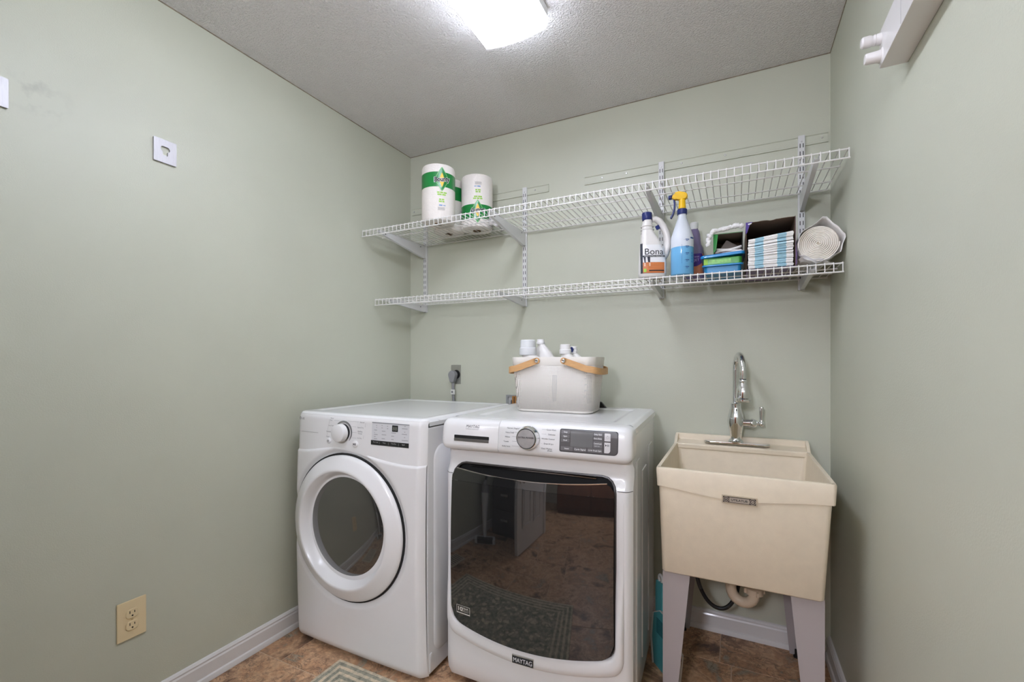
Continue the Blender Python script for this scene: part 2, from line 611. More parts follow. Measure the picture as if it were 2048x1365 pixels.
# fill lamp added in the hall to brighten the room, shaped as a pendant
hl = thing('hall_fill_lamp', 'added fill lamp in the hall, an unseen pendant globe', 'lamp', (1.42, -3.68, H))
MB().lathe([(0.0, 0.0), (0.06, 0.0), (0.06, -0.02), (0.01, -0.03), (0.0, -0.03)], n=24).build('ceiling_rose', M_TRIM, hl)
MB().tube([(0, 0, -0.03), (0, 0, -0.36)], 0.005, 8).build('cord', M_BLACK, hl)
MB().lathe([(0.14 * math.sin(PI * k / 16), -0.50 + 0.14 * math.cos(PI * k / 16)) for k in range(17)], n=32).build(
    'globe', mat('fill_lamp_glow', (0.9, 0.9, 0.88, 1), emit=(0.92, 0.97, 1.14, 1), estr=HALL_FILL), hl)

# ------------------------------------------------------------------ ceiling light: wraparound fluorescent
cl = thing('ceiling_light', 'long fluorescent wraparound light with ribbed white diffuser on the ceiling', 'ceiling light', (1.062, -1.33, H))
MB().box(-0.127, 0.127, -0.612, 0.612, -0.034, 0).build('housing', mat('white_light_housing', srgb(235, 235, 235), rough=0.4), cl, bevel=0.004)
M_LENS = mat('lit_prismatic_acrylic', (0.9, 0.9, 0.9, 1), rough=0.3, emit=(0.92, 0.97, 1.16, 1), estr=LENS_POWER)
LP = [(-0.126, -0.032), (-0.125, -0.060), (-0.120, -0.070), (-0.10, -0.074), (-0.05, -0.081), (0, -0.083), (0.05, -0.081), (0.10, -0.074), (0.120, -0.070), (0.125, -0.060), (0.126, -0.032)]
MB().prism(LP, -0.61, 0.61, 'y').build('diffuser', M_LENS, cl)
for yy in (-0.6105, 0.6105):
    ml = MB().tube([(a * 1.004, yy, b - 0.0005) for a, b in LP], 0.0022, 6)
    ml.build('diffuser_rim', mat('white_acrylic', srgb(240, 240, 240), rough=0.3), cl)
rb = MB()
for k in range(-24, 25):
    x = k * 0.0045
    z = -0.083 + 0.009 * (x / 0.1) ** 2
    rb.tube([(x, -0.6, z - 0.0002), (x, 0.6, z - 0.0002)], 0.0006, 3)
rb.build('diffuser_ribs', M_LENS, cl, kind='stuff')

# ------------------------------------------------------------------ shelving
STD_X = [0.118, 0.773, 1.472, 2.024]
WHO = ['nearest the outlet wall corner', 'second from the corner, right of the paper towels', 'behind the spray bottle', 'nearest the sink wall']
for i, x in enumerate(STD_X):
    t = thing('shelf_standard', 'white slotted steel upright %s' % WHO[i], 'shelf upright', (x, 0, 1.487), group='slotted uprights on the back wall')
    zt = 2.122 - 1.487
    MB().prism([(-0.0125, 0), (-0.0125, -0.012), (-0.0105, -0.014), (0.0105, -0.014), (0.0125, -0.012), (0.0125, 0)], 0, zt, 'z').build('channel', M_BRACKET, t, smooth=25)
    sl = MB()
    k = 0
    z = 0.012
    while z < zt - 0.03:
        for sx in (-0.0055, 0.0055):
            sl.box(sx - 0.0014, sx + 0.0014, -0.0144, -0.0135, z, z + 0.017)
        z += 0.0318
    sl.build('slots', M_GAP, t, smooth=0, kind='stuff')
    for zz in (zt - 0.035, zt * 0.52, 0.06):
        sc = MB().lathe([(0.0, 0.017), (0.0025, 0.0165), (0.0032, 0.014)], (0, 0, zz + 0.01), 'y', 10)
        sc.build('screw', M_STEEL, t)


def bracket(x, zdeck, depth, hwall, label):
    t = thing('shelf_bracket', label, 'shelf bracket', (x, -0.014, zdeck), group='shelf brackets')
    zt = -0.0072
    b = MB()
    for sx in (-0.0075, 0.0055):
        b.prism([(0.0, zt), (0.0, -hwall), (-0.02, -hwall - 0.004), (-depth, zt - 0.018), (-depth - 0.012, zt - 0.01), (-depth - 0.012, zt)], sx, sx + 0.002, 'x')
    b.build('side_plates', M_BRACKET, t, smooth=25)
    MB().strip([(0, -0.018, -hwall - 0.003), (0, -depth, zt - 0.018), (0, -depth - 0.012, zt - 0.01)], 0.013, 0.0016, up=(1, 0, 0)).build('bottom_web', M_BRACKET, t, smooth=25)
    h = MB()
    for yy in (-0.05, -depth + 0.03):
        h.lathe([(0, 0.0006), (0.0035, 0.0005)], (0.0075, yy, -0.02), 'x', 10)
    h.build('holes', M_GAP, t)


def wire_shelf(name, label, zdeck, depth, x0, x1, rods):
    t = thing(name, label, 'wire shelf', (x0, 0, zdeck))
    L = x1 - x0
    r = 0.0017
    lip = 0.034
    wire = MB().tube([(0, -0.012, 0)] + [(0, -depth + 0.004, 0), (0, -depth + 0.0012, -0.0012), (0, -depth, -0.004), (0, -depth, -lip)], r, 6).mesh('cross_wire', smooth=60)
    wire.materials.append(M_WIRE)
    n = int(round((L - 0.006) / 0.0254))
    for k in range(n + 1):
        o = link('cross_wire', wire, None, t)
        o.location = (0.003 + k * (L - 0.006) / n, 0, 0)
    for (y, z, rr) in [(-depth + 0.003, -0.0042, 0.0028), (-depth - 0.0, -lip, 0.0028)] + [(yy, -0.0042, 0.0026) for yy in rods]:
        MB().tube([(0, y, z), (L, y, z)], rr, 8).build('long_rod', M_WIRE, t)
    return t


wire_shelf('wire_shelf', 'deeper upper white wire shelf holding the paper towels', 1.887, 0.412, 0.012, 2.112, (-0.016, -0.11, -0.26))
wire_shelf('wire_shelf', 'lower white wire shelf holding the cleaning bottles', 1.535, 0.318, 0.012, 2.112, (-0.016, -0.11, -0.21))
WB = ['beside the outlet wall', 'right of the paper towels', 'above the spray bottle', 'beside the sink wall']
WB2 = ['beside the outlet wall', 'right of the paper towels', 'under the white floor cleaner jug', 'under the big white roll']
for i, x in enumerate(STD_X):
    bracket(x, 1.887, 0.375, 0.076, 'white triangular bracket under the upper shelf %s' % WB[i])
    bracket(x, 1.535, 0.285, 0.044, 'white triangular bracket under the lower shelf %s' % WB2[i])
for (a, b, lb, ns) in ((0.015, 0.908, 'short painted hang rail behind the paper towels', (0.03, 0.25, 0.83)), (1.102, 2.116, 'long painted hang rail above the empty end of the upper shelf', (1.19, 1.31, 1.56, 1.74, 2.095))):
    t = thing('hang_rail', lb, 'rail', (a, 0, 2.081))
    MB().prism([(0, 0), (-0.006, 0.0), (-0.006, 0.006), (-0.004, 0.008), (-0.004, 0.034), (-0.008, 0.037), (-0.008, 0.04), (0, 0.04)], 0, b - a, 'x').build('rail', M_WALL, t, smooth=25)
    for x in ns:
        MB().lathe([(0, 0.0075), (0.003, 0.007), (0.0045, 0.004)], (x - a, 0, 0.021), 'y', 10).build('screw', M_STEEL, t)

# ------------------------------------------------------------------ washer
WA = math.radians(2.6)
wm = thing('washing_machine', 'white front load washer with square dark glass door under the basket', 'washer', (0.805, -0.795, 0), WA)
UW = 0.686


def cab(mb, d0, d1, z0, z1):
    return mb.box(0.004, UW - 0.004, d0, d1, z0, z1)


cab(MB(), 0.03, 0.635, 0.03, 0.952).build('cabinet', M_ENAMEL, wm, bevel=0.008)
# pressed ribs in the cabinet sides
for side in (0, 1):
    x0, x1 = (UW - 0.005, UW + 0.001) if side else (-0.001, 0.005)
    for (a, b, c, e) in ((0.10, 0.20, 0.12, 0.86), (0.24, 0.38, 0.12, 0.80), (0.42, 0.55, 0.12, 0.86)):
        p = MB()
        pts_o = [(a, c), (b, c), (b, e - 0.05), (b - 0.03, e), (a, e)]
        p.prism(pts_o, x0, x1, 'x')
        p.build('pressed_rib', M_ENAMEL, wm, bevel=0.003, seg=2)
# top panel with a shallow raised rim
tp = MB()


def wtop(u, v):
    x = u * UW
    y = 0.0605 + v * 0.5745
    e = min(x, UW - x, 0.64 - y + 0.0)
    z = 0.985 - 0.012 * max(0, 1 - e / 0.016) ** 2
    if 0.075 < x < UW - 0.075 and 0.12 < y < 0.56:
        q = min(x - 0.075, UW - 0.075 - x, y - 0.12, 0.56 - y)
        z -= 0.005 * sm(0, 0.014, q)
    return (x, y, z)


tp.grid(wtop, 90, 80)
tp.add([(0, 0.03, 0.973), (UW, 0.03, 0.973), (UW, 0.635, 0.973), (0, 0.635, 0.973), (0, 0.03, 0.955), (UW, 0.03, 0.955), (UW, 0.635, 0.955), (0, 0.635, 0.955)],
       [(0, 1, 5, 4), (1, 2, 6, 5), (2, 3, 7, 6), (3, 0, 4, 7), (4, 5, 6, 7)])
tp.build('top_panel', M_ENAMEL, wm)

# console: rounded bar across the front
CP = [(0.06, 0.985), (0.02, 0.985), (0.004, 0.984), (-0.008, 0.979), (-0.015, 0.970), (-0.0185, 0.958), (-0.021, 0.94), (-0.024, 0.915), (-0.026, 0.895), (-0.0245, 0.885), (-0.019, 0.877), (-0.010, 0.873), (0.01, 0.872), (0.06, 0.872)]


def cface(z):
    """v of the console face at height z"""
    for (a, b), (c, e) in zip(CP, CP[1:]):
        if e <= z <= b and b != e:
            return a + (c - a) * (b - z) / (b - e)
    return -0.02


def con(ua, ub, name, ra, rb):
    st = []
    R = 0.03
    for r, base, sg in ((ra, ua, 1), (rb, ub, -1)):
        ss = [0, 0.002, 0.005, 0.01, 0.016, 0.023, 0.03] if r else [0, 0.0008]
        st.append([(base + sg * s, (R - math.sqrt(max(0, R * R - (R - min(s, R)) ** 2))) if r else (0.0015 if s == 0 else 0)) for s in ss])
    stations = st[0] + st[1][::-1]
    m = MB()

    def fn(u, v):
        x, ins = stations[int(round(u * (len(stations) - 1)))]
        a, z = CP[int(round(v * (len(CP) - 1)))]
        zm = 0.9285
        z2 = zm + (z - zm) * max(0.1, 1 - ins / 0.085)
        a2 = a + ins * 0.6 if a < 0.05 else a
        return (x, a2, z2)
    m.grid(fn, len(stations) - 1, len(CP) - 1)
    n = len(stations)
    m.f.append(tuple(j * n for j in range(len(CP))))
    m.f.append(tuple(j * n + n - 1 for j in range(len(CP))))
    return m.build(name, M_ENAMEL2, wm, smooth=50)


con(-0.0035, 0.2315, 'detergent_drawer', True, False)
con(0.2325, 0.6895, 'console', False, True)


def cf(off=0.0006):
    return lambda x, z: (x, cface(z) - off, z)


def wtext(body, size, x, z, m, name='lettering', align='LEFT', bold=0.0, shear=0.0, width=None, parent=None, spacing=1.0):
    mb = MB()
    f = cf()
    text_into(mb, body, size, lambda a, b: f(x + a, z + b), align, bold, shear, width=width, spacing=spacing)
    return mb.build(name, m, parent or wm, smooth=0)


# drawer grip slot
sl = MB()
sl.prism(rrect(0.055, 0.196, 0.9125, 0.9275, 0.002, 2), cface(0.92) - 0.0006, cface(0.92) + 0.004, 'y')
sl.build('drawer_slot', M_GAP, wm, smooth=0)
MB().prism(rrect(0.055, 0.196, 0.906, 0.9165, 0.002, 2), cface(0.91) - 0.0022, cface(0.91) + 0.004, 'y').build('drawer_grip', M_STEEL, wm, smooth=0, label='silver grip bar')
wtext('MAYTAG', 0.0135, 0.128, 0.956, M_INK, align='CENTER', bold=0.0, shear=0.18, width=0.054)
wtext('COMMERCIAL TECHNOLOGY', 0.004, 0.1265, 0.9495, M_INKG, align='CENTER', width=0.054)
lt = MB()
for (tx, x, z) in (('Normal / Regular', 0.264, 0.9615), ('Heavy Duty', 0.259, 0.9465), ('Whites', 0.257, 0.9315), ('Towels', 0.253, 0.9155), ('Bulky Items', 0.248, 0.8995)):
    text_into(lt, tx, 0.0066, (lambda x, z: lambda a, b: cf()(x + a, z + b))(x, z))
for (tx, x, z) in (('Quick Wash', 0.442, 0.9635), ('Delicates', 0.440, 0.9485), ('Wrinkle Control', 0.438, 0.9335), ('Drain & Spin', 0.435, 0.9175), ('Clean Washer', 0.431, 0.9015), ('affresh', 0.431, 0.8955)):
    text_into(lt, tx, 0.0066, (lambda x, z: lambda a, b: cf()(x + a, z + b))(x, z), align='RIGHT')
lt.build('lettering', M_INK, wm, smooth=0)
ln = MB()
for k, z in enumerate((0.9635, 0.9485, 0.9335, 0.9175, 0.9015)):
    for (a, b) in ((0.285 + 0.024 * (k == 0), 0.313), (0.392, 0.408 - 0.014 * (k > 1))):
        if b > a:
            y = cface(z + 0.002) - 0.0006
            ln.add([(a, y, z + 0.002), (b, y, z + 0.002), (b, y, z + 0.0026), (a, y, z + 0.0026)], [(0, 1, 2, 3)])
ln.build('dial_lines', M_INKG, wm, smooth=0)
# dial
DC = (0.347, cface(0.936), 0.936)
dl = MB().lathe([(0.040, -0.004), (0.040, 0.004), (0.0385, 0.006), (0.0375, 0.022), (0.0365, 0.026), (0.034, 0.0275)], DC, 'y', 40).build('dial', M_CHROME, wm, label='chrome cycle dial')
MB().lathe([(0.0345, 0.0272), (0.0335, 0.0292), (0.032, 0.0285)], DC, 'y', 40).build('dial_ring', M_BLACK, dl)
MB().lathe([(0.032, 0.0280), (0.02, 0.0290), (0.0, 0.0293)], DC, 'y', 40).build('dial_face', mat('satin_silver', (0.42, 0.41, 0.4, 1), rough=0.35, metal=0.35, var=0.06, vscale=60), dl)
mb = MB()
text_into(mb, 'EXTRA POWER', 0.008, lambda a, b: (DC[0] + a, DC[1] - 0.0298, DC[2] + b + 0.001), 'CENTER', bold=0.015, width=0.056)
mb.build('lettering', M_INK, dl, smooth=0)
# display
M_PANEL = mat('charcoal_panel', srgb(88, 86, 86), rough=0.25, coat=0.4)
M_BTN = mat('dark_grey_button', srgb(104, 102, 102), rough=0.35)
M_SCR = mat('grey_lcd', srgb(112, 112, 112), rough=0.12, coat=0.8)


def cplate(m, poly, off, name, parent, back=0.003):
    # rows of quads that follow the curved console face
    zs = sorted(set([round(z, 6) for x, z in poly] + [min(z for x, z in poly) + (max(z for x, z in poly) - min(z for x, z in poly)) * k / 8 for k in range(9)]))
    n = len(poly)

    def span(z):
        xs = []
        for i in range(n):
            (xa, za), (xb, zb) = poly[i], poly[(i + 1) % n]
            if min(za, zb) - 1e-7 <= z <= max(za, zb) + 1e-7:
                xs += [xa, xb] if abs(za - zb) < 1e-7 else [xa + (xb - xa) * (z - za) / (zb - za)]
        return min(xs), max(xs)
    mb = MB()
    vs = []
    for z in zs:
        a, b = span(z)
        vs += [(a, cface(z) - off, z), (b, cface(z) - off, z)]
    mb.add(vs, [(2 * k, 2 * k + 1, 2 * k + 3, 2 * k + 2) for k in range(len(zs) - 1)])
    return mb.build(name, m, parent, smooth=0)


cplate(M_INK, rrect(0.4555, 0.6465, 0.8985, 0.9725, (0.006, 0.014, 0.008, 0.006)), 0.0004, 'display_rim', wm)
dp = cplate(M_PANEL, rrect(0.458, 0.644, 0.9005, 0.9705, (0.005, 0.012, 0.007, 0.005)), 0.0009, 'display_panel', wm)
cplate(M_SCR, rrect(0.4925, 0.566, 0.9175, 0.966, 0.001, 2), 0.0013, 'screen', dp)
bt = [(0.4605, 0.4895, 0.9565, 0.9685, 'Temp'), (0.4605, 0.4895, 0.9435, 0.9550, 'Spin'), (0.4605, 0.4895, 0.9305, 0.9420, 'Soil'),
      (0.4605, 0.5015, 0.9035, 0.9165, 'Steam'), (0.5045, 0.5465, 0.9035, 0.9165, 'Cycle Signal'), (0.5495, 0.5965, 0.9035, 0.9165, '12 Hr Fresh Spin'),
      (0.5685, 0.5965, 0.9555, 0.9665, 'Delay Start'), (0.5685, 0.5965, 0.9425, 0.9540, 'Extra Rinse'), (0.5685, 0.5965, 0.9185, 0.9405, 'Control Lock')]
for (a, b, c, e, tx) in bt:
    bo = cplate(M_BTN, rrect(a, b, c, e, 0.0012, 2), 0.0020, 'button', dp)
    mb = MB()
    fz = (c + e) / 2 - 0.002 + (0.003 if tx == 'Control Lock' else 0)
    ww = min((b - a) * 0.9, len(tx) * 0.0031)
    text_into(mb, tx, 0.0064, lambda q, s_: ((a + b) / 2 + q, cface(fz + s_) - 0.0026, fz + s_), 'CENTER', bold=0.012, width=ww)
    if tx == 'Control Lock':
        text_into(mb, 'Hold 3 sec', 0.0040, lambda q, s_: (a + 0.012 + q, cface(0.9235 + s_) - 0.0026, 0.9235 + s_), 'CENTER')
    mb.build('lettering', M_WHITEINK, bo, smooth=0)
M_WBTN = mat('light_grey_button', srgb(205, 203, 202), rough=0.3)
for (poly, kind) in ((rrect(0.6035, 0.6225, 0.9420, 0.9660, (0.001, 0.001, 0.003, 0.001), 3), 'power'), (rrect(0.6035, 0.6225, 0.9050, 0.9380, (0.001, 0.008, 0.001, 0.001), 4), 'play')):
    bo = cplate(M_WBTN, poly, 0.0020, 'button', dp)
    mb = MB()
    if kind == 'power':
        pts = [(0.613 + 0.0042 * math.cos(a), 0.954 + 0.0042 * math.sin(a)) for a in [PI * 0.65 + PI * 1.7 * k / 18 for k in range(19)]]
        mb.strip([(x, cface(z) - 0.0022, z) for x, z in pts], 0.0008, 0.0002, up=(0, 1, 0))
        mb.strip([(0.613, cface(0.956) - 0.0022, 0.9555), (0.613, cface(0.956) - 0.0022, 0.9592)], 0.0002, 0.0009, up=(0, 1, 0))
    else:
        y = cface(0.929) - 0.0024
        mb.add([(0.6065, y, 0.9255), (0.6065, y, 0.9325), (0.6115, y, 0.929)], [(0, 1, 2)])
        for a in (0.6135, 0.6165):
            mb.add([(a, y, 0.9258), (a + 0.0015, y, 0.9258), (a + 0.0015, y, 0.9322), (a, y, 0.9322)], [(0, 1, 2, 3)])
    mb.build('symbol', M_INK, bo, smooth=0)

# door glass, its frame with the raised crescent lip, and the front panel around it
GC = (0.337, 0.50)


def g_bottom(u):
    return 0.213 + 0.030 * ((u - 0.337) / 0.25) ** 2


def outline(kind, n=160):
    pts = []
    for k in range(n):
        a = 2 * PI * k / n + 0.0001
        dx, dz = math.cos(a), math.sin(a)
        lo, hi = 0.0, 1.2
        for _ in range(40):
            mid = (lo + hi) / 2
            x, z = GC[0] + dx * mid, GC[1] + dz * mid
            if inside(kind, x, z):
                lo = mid
            else:
                hi = mid
        pts.append((GC[0] + dx * lo, GC[1] + dz * lo))
    return pts


def inside(kind, x, z):
    if kind == 'glass':
        hw, zt, zb, r = 0.297, 0.821, g_bottom(x), 0.045
        cx = 0.337
    elif kind == 'band':
        hw, zt, r = 0.322, 0.842, 0.06
        cx = 0.339
        zb = 0.150 + 0.032 * ((x - 0.339) / 0.25) ** 2
    else:
        return 0.0 <= x <= UW and 0.03 <= z <= 0.873
    if abs(x - cx) > hw or z > zt or z < zb:
        return False
    # rounded corners
    qx = abs(x - cx) - (hw - r)
    for zz, sg in ((zt, 1), (zb if kind != 'glass' else g_bottom(cx + hw - r), -1)):
        if kind == 'band' and sg < 0:
            zz = 0.150 + 0.032 * ((hw - r) / 0.25) ** 2
        qz = (z - (zz - sg * r)) * sg
        if qx > 0 and qz > 0 and qx * qx + qz * qz > r * r:
            return False
    return True


G, B, R_ = outline('glass'), outline('band'), outline('rect')


def base_v(x, z):
    v = -0.010 * (1 - ((x - 0.343) / 0.343) ** 2)
    e = min(x, UW - x)
    v += 0.022 * max(0, 1 - e / 0.022) ** 2
    v += 0.012 * max(0, 1 - (z - 0.03) / 0.05) ** 2
    # concave hand scoop under the console
    v += 0.020 * sm(0.775, 0.825, z) * (1 - 0.3 * sm(0.85, 0.873, z))
    return v


def lift(z):
    return 0.016 * (1 - sm(0.30, 0.55, z)) + 0.002 * (1 - sm(0.70, 0.78, z))


fp = MB()
rings = []
for (t, kind) in ((0.0, 'in'), (0.02, 'g'), (0.10, 'g'), (0.30, 'g'), (0.6, 'g'), (0.85, 'g'), (0.97, 'g'), (1.0, 'edge'), (0.02, 'r'), (0.1, 'r'), (0.3, 'r'), (0.6, 'r'), (0.85, 'r'), (0.95, 'r'), (1.0, 'r')):
    ring = []
    for g, b, r in zip(G, B, R_):
        p, q = (b, r) if kind == 'r' else (g, b)
        x, z = p[0] + (q[0] - p[0]) * t, p[1] + (q[1] - p[1]) * t
        v = base_v(x, z)
        if kind == 'in':
            v += 0.012
        elif kind == 'g':
            v -= lift(z) * (0.75 + 0.25 * math.sin(PI * t)) * min(1, 0.35 + t * 6) * (1 - 0.5 * sm(0.9, 1, t))
        elif kind == 'edge':
            v -= 0
        ring.append((x, v, z))
    rings.append(ring)
n = len(G)
fp.add([p for r in rings for p in r], [(j * n + i, j * n + (i + 1) % n, (j + 1) * n + (i + 1) % n, (j + 1) * n + i) for j in range(len(rings) - 1) for i in range(n)])
fp.build('front_panel', M_ENAMEL2, wm, smooth=50)
# dark pocket behind the door's top edge
pk = MB()
pk.add([(x, 0.026, z) for x, z in G], [tuple(range(n))])
pk.build('door_pocket', M_GAP, wm, smooth=0)


def gtop(u):
    return 0.804 - 0.017 * max(0, 1 - ((u - 0.335) / 0.27) ** 2)


def gv(x, z):
    v = base_v(0.343, 0.5) - 0.004 - 0.022 * (1 - ((x - 0.337) / 0.30) ** 2) - 0.012 * (1 - ((z - 0.5) / 0.3) ** 2)
    return v


def gl_fn(zlo, zhi, dv):
    def f(u, t):
        x = 0.041 + 0.592 * u
        zb = g_bottom(x)
        d = min(x - 0.041, 0.633 - x)
        c = 0.045 - math.sqrt(max(0, 0.045 ** 2 - (0.045 - min(d, 0.045)) ** 2))
        zb += c
        zt = gtop(x) - c * 0.55
        lo = zb if zlo is None else zlo
        hi = zt if zhi is None else zhi
        z = lo + (hi - lo) * t
        return (x, gv(x, z) + dv(z), z)
    return f


dg = MB()
dg.grid(gl_fn(None, 0.761, lambda z: 0.0), 48, 40)
glass = dg.build('door_glass', M_GLASS, wm, smooth=60, label='dark convex door window')
MB().grid(gl_fn(0.7615, None, lambda z: 0.14 * (z - 0.7615)), 48, 6).build('door_grip_strip', M_GLASS, wm, smooth=60)
MB().tube([(0.06 + 0.55 * k / 30, gv(0.06 + 0.55 * k / 30, 0.79) + 0.006, gtop(0.06 + 0.55 * k / 30) + 0.0005) for k in range(31)], 0.0022, 6).build('door_top_edge', M_CHROME, wm)  # chrome line added for the highlight along the glass edge
MB().tube([(0.10 + 0.47 * k / 30, 0.012, 0.812 + 0.002 * math.sin(PI * k / 30)) for k in range(31)], 0.003, 6).build('pocket_rail', mat('dark_chrome', (0.25, 0.25, 0.25, 1), rough=0.15, metal=1), wm)
# trim ring round the glass
rg = MB()
rg.tube([(x, base_v(x, z) - 0.001, z) for x, z in G], 0.004, 6, closed=True)
rg.build('door_trim', mat('dark_grey_trim', srgb(70, 66, 64), rough=0.3), wm)
# side seams where the door meets the panel
sm_ = MB()
for a, b in ((0.001, 0.036), (0.640, 0.685)):
    sm_.tube([(a + (b - a) * k / 8, base_v(a + (b - a) * k / 8, 0.781) - lift(0.781) * 0.5 - 0.0002, 0.781) for k in range(9)], 0.0011, 5)
sm_.build('door_seams', mat('seam_grey', srgb(95, 92, 88), rough=0.7), wm)
# badge and sticker
bz = 0.178
bv = base_v(0.33, bz) - lift(bz) - 0.0025
bd = MB().box(0.287, 0.367, bv, bv + 0.008, 0.161, 0.192).build('badge', M_CHROME, wm, bevel=0.0015, label='silver framed black name badge')
MB().box(0.289, 0.365, bv - 0.0008, bv, 0.1635, 0.1875).build('badge_face', M_INK, bd, smooth=0)
mb = MB()
text_into(mb, 'MAYTAG', 0.021, lambda a, b: (0.327 + a, bv - 0.0014, 0.1685 + b), 'CENTER', bold=0.0, width=0.068)
mb.build('lettering', M_WHITEINK, bd, smooth=0)
mb = MB()
gvv = lambda x, z: (x, gv(x, z) - 0.0008, z)
X0, Z0 = 0.066, 0.283
for (a, b, c, e) in ((0, 0.058, 0.0, 0.0035), (0, 0.0012, 0, 0.03), (0.0568, 0.058, 0, 0.03), (0, 0.058, 0.0288, 0.03)):
    mb.rows(lambda x, z: gvv(X0 + x, Z0 + z), lambda t: a, lambda t: b, c, e, 2, 4)
text_into(mb, '10', 0.021, lambda a, b: gvv(X0 + 0.003 + a, Z0 + 0.0095 + b), bold=0.03, width=0.019)
text_into(mb, 'YEAR', 0.0085, lambda a, b: gvv(X0 + 0.0245 + a, Z0 + 0.0185 + b), bold=0.02, width=0.028)
text_into(mb, 'LIMITED PARTS', 0.0042, lambda a, b: gvv(X0 + 0.0245 + a, Z0 + 0.0130 + b), width=0.028)
text_into(mb, 'WARRANTY', 0.0042, lambda a, b: gvv(X0 + 0.0245 + a, Z0 + 0.0082 + b), width=0.028)
mb.build('sticker', mat('sticker_silver', srgb(215, 210, 200), rough=0.5), wm, smooth=0)
for (x, y) in ((0.06, 0.07), (0.62, 0.07), (0.06, 0.58), (0.62, 0.58)):
    MB().lathe([(0.0, 0), (0.022, 0), (0.022, 0.008), (0.01, 0.012), (0.01, 0.035)], (x, y, 0.0), 'z', 16).build('foot', M_BLACK, wm)

# ------------------------------------------------------------------ dryer
DX, DY = 0.075, -0.855
dm = thing('clothes_dryer', 'white dryer with a round porthole door against the outlet wall', 'dryer', (DX, DY, 0))
DW = 0.682
MB().box(0.0, DW, 0.017, 0.715, 0.022, 0.947).build('cabinet', M_ENAMEL, dm, bevel=0.006)
for side in (0, 1):
    x = DW if side else 0.0
    sg = 1 if side else -1
    # pressed side panel: an outlined shallow step
    p = MB()
    o = rrect(0.055, 0.66, 0.085, 0.875, 0.055, 8)
    i = rrect(0.064, 0.651, 0.094, 0.866, 0.048, 8)
    vs = [(x, a, b) for a, b in o] + [(x + sg * 0.004, a, b) for a, b in i]
    k = len(o)
    p.add(vs, [(j, (j + 1) % k, (j + 1) % k + k, j + k) for j in range(k)] + [tuple(range(k, 2 * k))])
    p.build('pressed_panel', M_ENAMEL, dm)
    MB().prism(rrect(0.03, 0.045, 0.03, 0.10, 0.005, 3), x - 0.001, x + sg * 0.002, 'x').build('side_clip', M_ENAMEL, dm)


SEAM = [(-0.02, 0.818), (0.06, 0.820), (0.12, 0.827), (0.18, 0.837), (0.24, 0.845), (0.29, 0.845), (0.35, 0.838), (0.41, 0.828), (0.47, 0.819), (0.53, 0.812), (0.60, 0.807), (0.66, 0.808), (0.70, 0.812)]


def seam(u):
    for (a, b), (c, e) in zip(SEAM, SEAM[1:]):
        if a <= u <= c:
            t = (u - a) / (c - a)
            return b + (e - b) * t
    return SEAM[-1][1]


DC2 = (0.309, 0.530)


def dv(x, z):
    v = -0.016 * math.sin(PI * min(1, max(0, (z + 0.05) / 1.08))) - 0.006 * (1 - (2 * x / DW - 1) ** 2)
    e = min(x, DW - x)
    v += 0.026 * max(0, 1 - e / 0.03) ** 2
    v += 0.012 * max(0, 1 - (z - 0.02) / 0.03) ** 2
    v += 0.006 * max(0, 1 - (0.972 - z) / 0.02) ** 2
    return v


def dtop(u, v):
    x = u * DW
    f0 = dv(x, 0.972) - 0.001
    y = f0 + v * (0.715 - f0)
    e = min(x, DW - x, 0.72 - y, y - f0 + 0.004)
    z = 0.980 - 0.014 * max(0, 1 - e / 0.018) ** 2
    if 0.035 < x < DW - 0.035 and 0.06 < y < 0.68:
        q = min(x - 0.035, DW - 0.035 - x, y - 0.06, 0.68 - y)
        z -= 0.004 * sm(0, 0.02, q)
    return (x, y, z)


tp = MB().grid(dtop, 80, 90)
tp.grid(lambda u, v: (u * DW, dv(u * DW, 0.972) - 0.001, dtop(u, 0)[2] - 0.004 * v), 80, 1)
for xx in (0, 1):
    tp.grid(lambda u, v: (xx * DW, dtop(xx, u)[1], 0.966 - 0.015 * v), 10, 1)
tp.grid(lambda u, v: (u * DW, 0.715, 0.966 - 0.015 * v), 4, 1)
tp.build('top_panel', M_ENAMEL, dm)
def dfront(zlo, zhi, off, dish):
    def f(u, t):
        # denser columns near the edges
        x = DW * (0.5 - 0.5 * math.cos(PI * u))
        lo = zlo(x)
        hi = zhi(x)
        z = lo + (hi - lo) * t
        v = dv(x, z) + off
        if dish:
            r = math.hypot(x - DC2[0], z - DC2[1])
            v += 0.010 * (1 - sm(0.298, 0.318, r))
            v += 0.006 * sm(0.992, 1.0, t)
        return (x, v, z)
    return f


MB().grid(dfront(lambda x: seam(x) - 0.002, lambda x: 0.972, 0.0, False), 60, 24).build('console', M_ENAMEL2, dm, smooth=60)
MB().grid(dfront(lambda x: 0.02, lambda x: seam(x), -0.006, True), 90, 150).build('front_panel', M_ENAMEL2, dm, smooth=60)
# porthole door
y0 = dv(DC2[0], DC2[1]) + 0.006
door = MB().lathe([(0.284, -0.010), (0.2885, 0.002), (0.289, 0.008), (0.285, 0.0145), (0.276, 0.019), (0.244, 0.0335), (0.237, 0.0365), (0.231, 0.0372), (0.2270, 0.0352), (0.213, 0.008), (0.208, -0.001), (0.204, -0.004)],
                  (DC2[0], y0, DC2[1]), 'y', 96).build('door', M_ENAMEL2, dm, smooth=60)
MB().lathe([(0.28, 0.0), (0.2955, 0.0005), (0.2965, -0.006)], (DC2[0], y0 - 0.0035, DC2[1]), 'y', 72).build('door_gap', M_GAP, dm)
MB().lathe([(0.206, -0.0045), (0.195, 0.0), (0.17, 0.006), (0.13, 0.012), (0.08, 0.017), (0.04, 0.0185), (0.0, 0.019)], (DC2[0], y0, DC2[1]), 'y', 72).build('door_glass', M_GLASS2, door, smooth=60, label='smoked round door window')


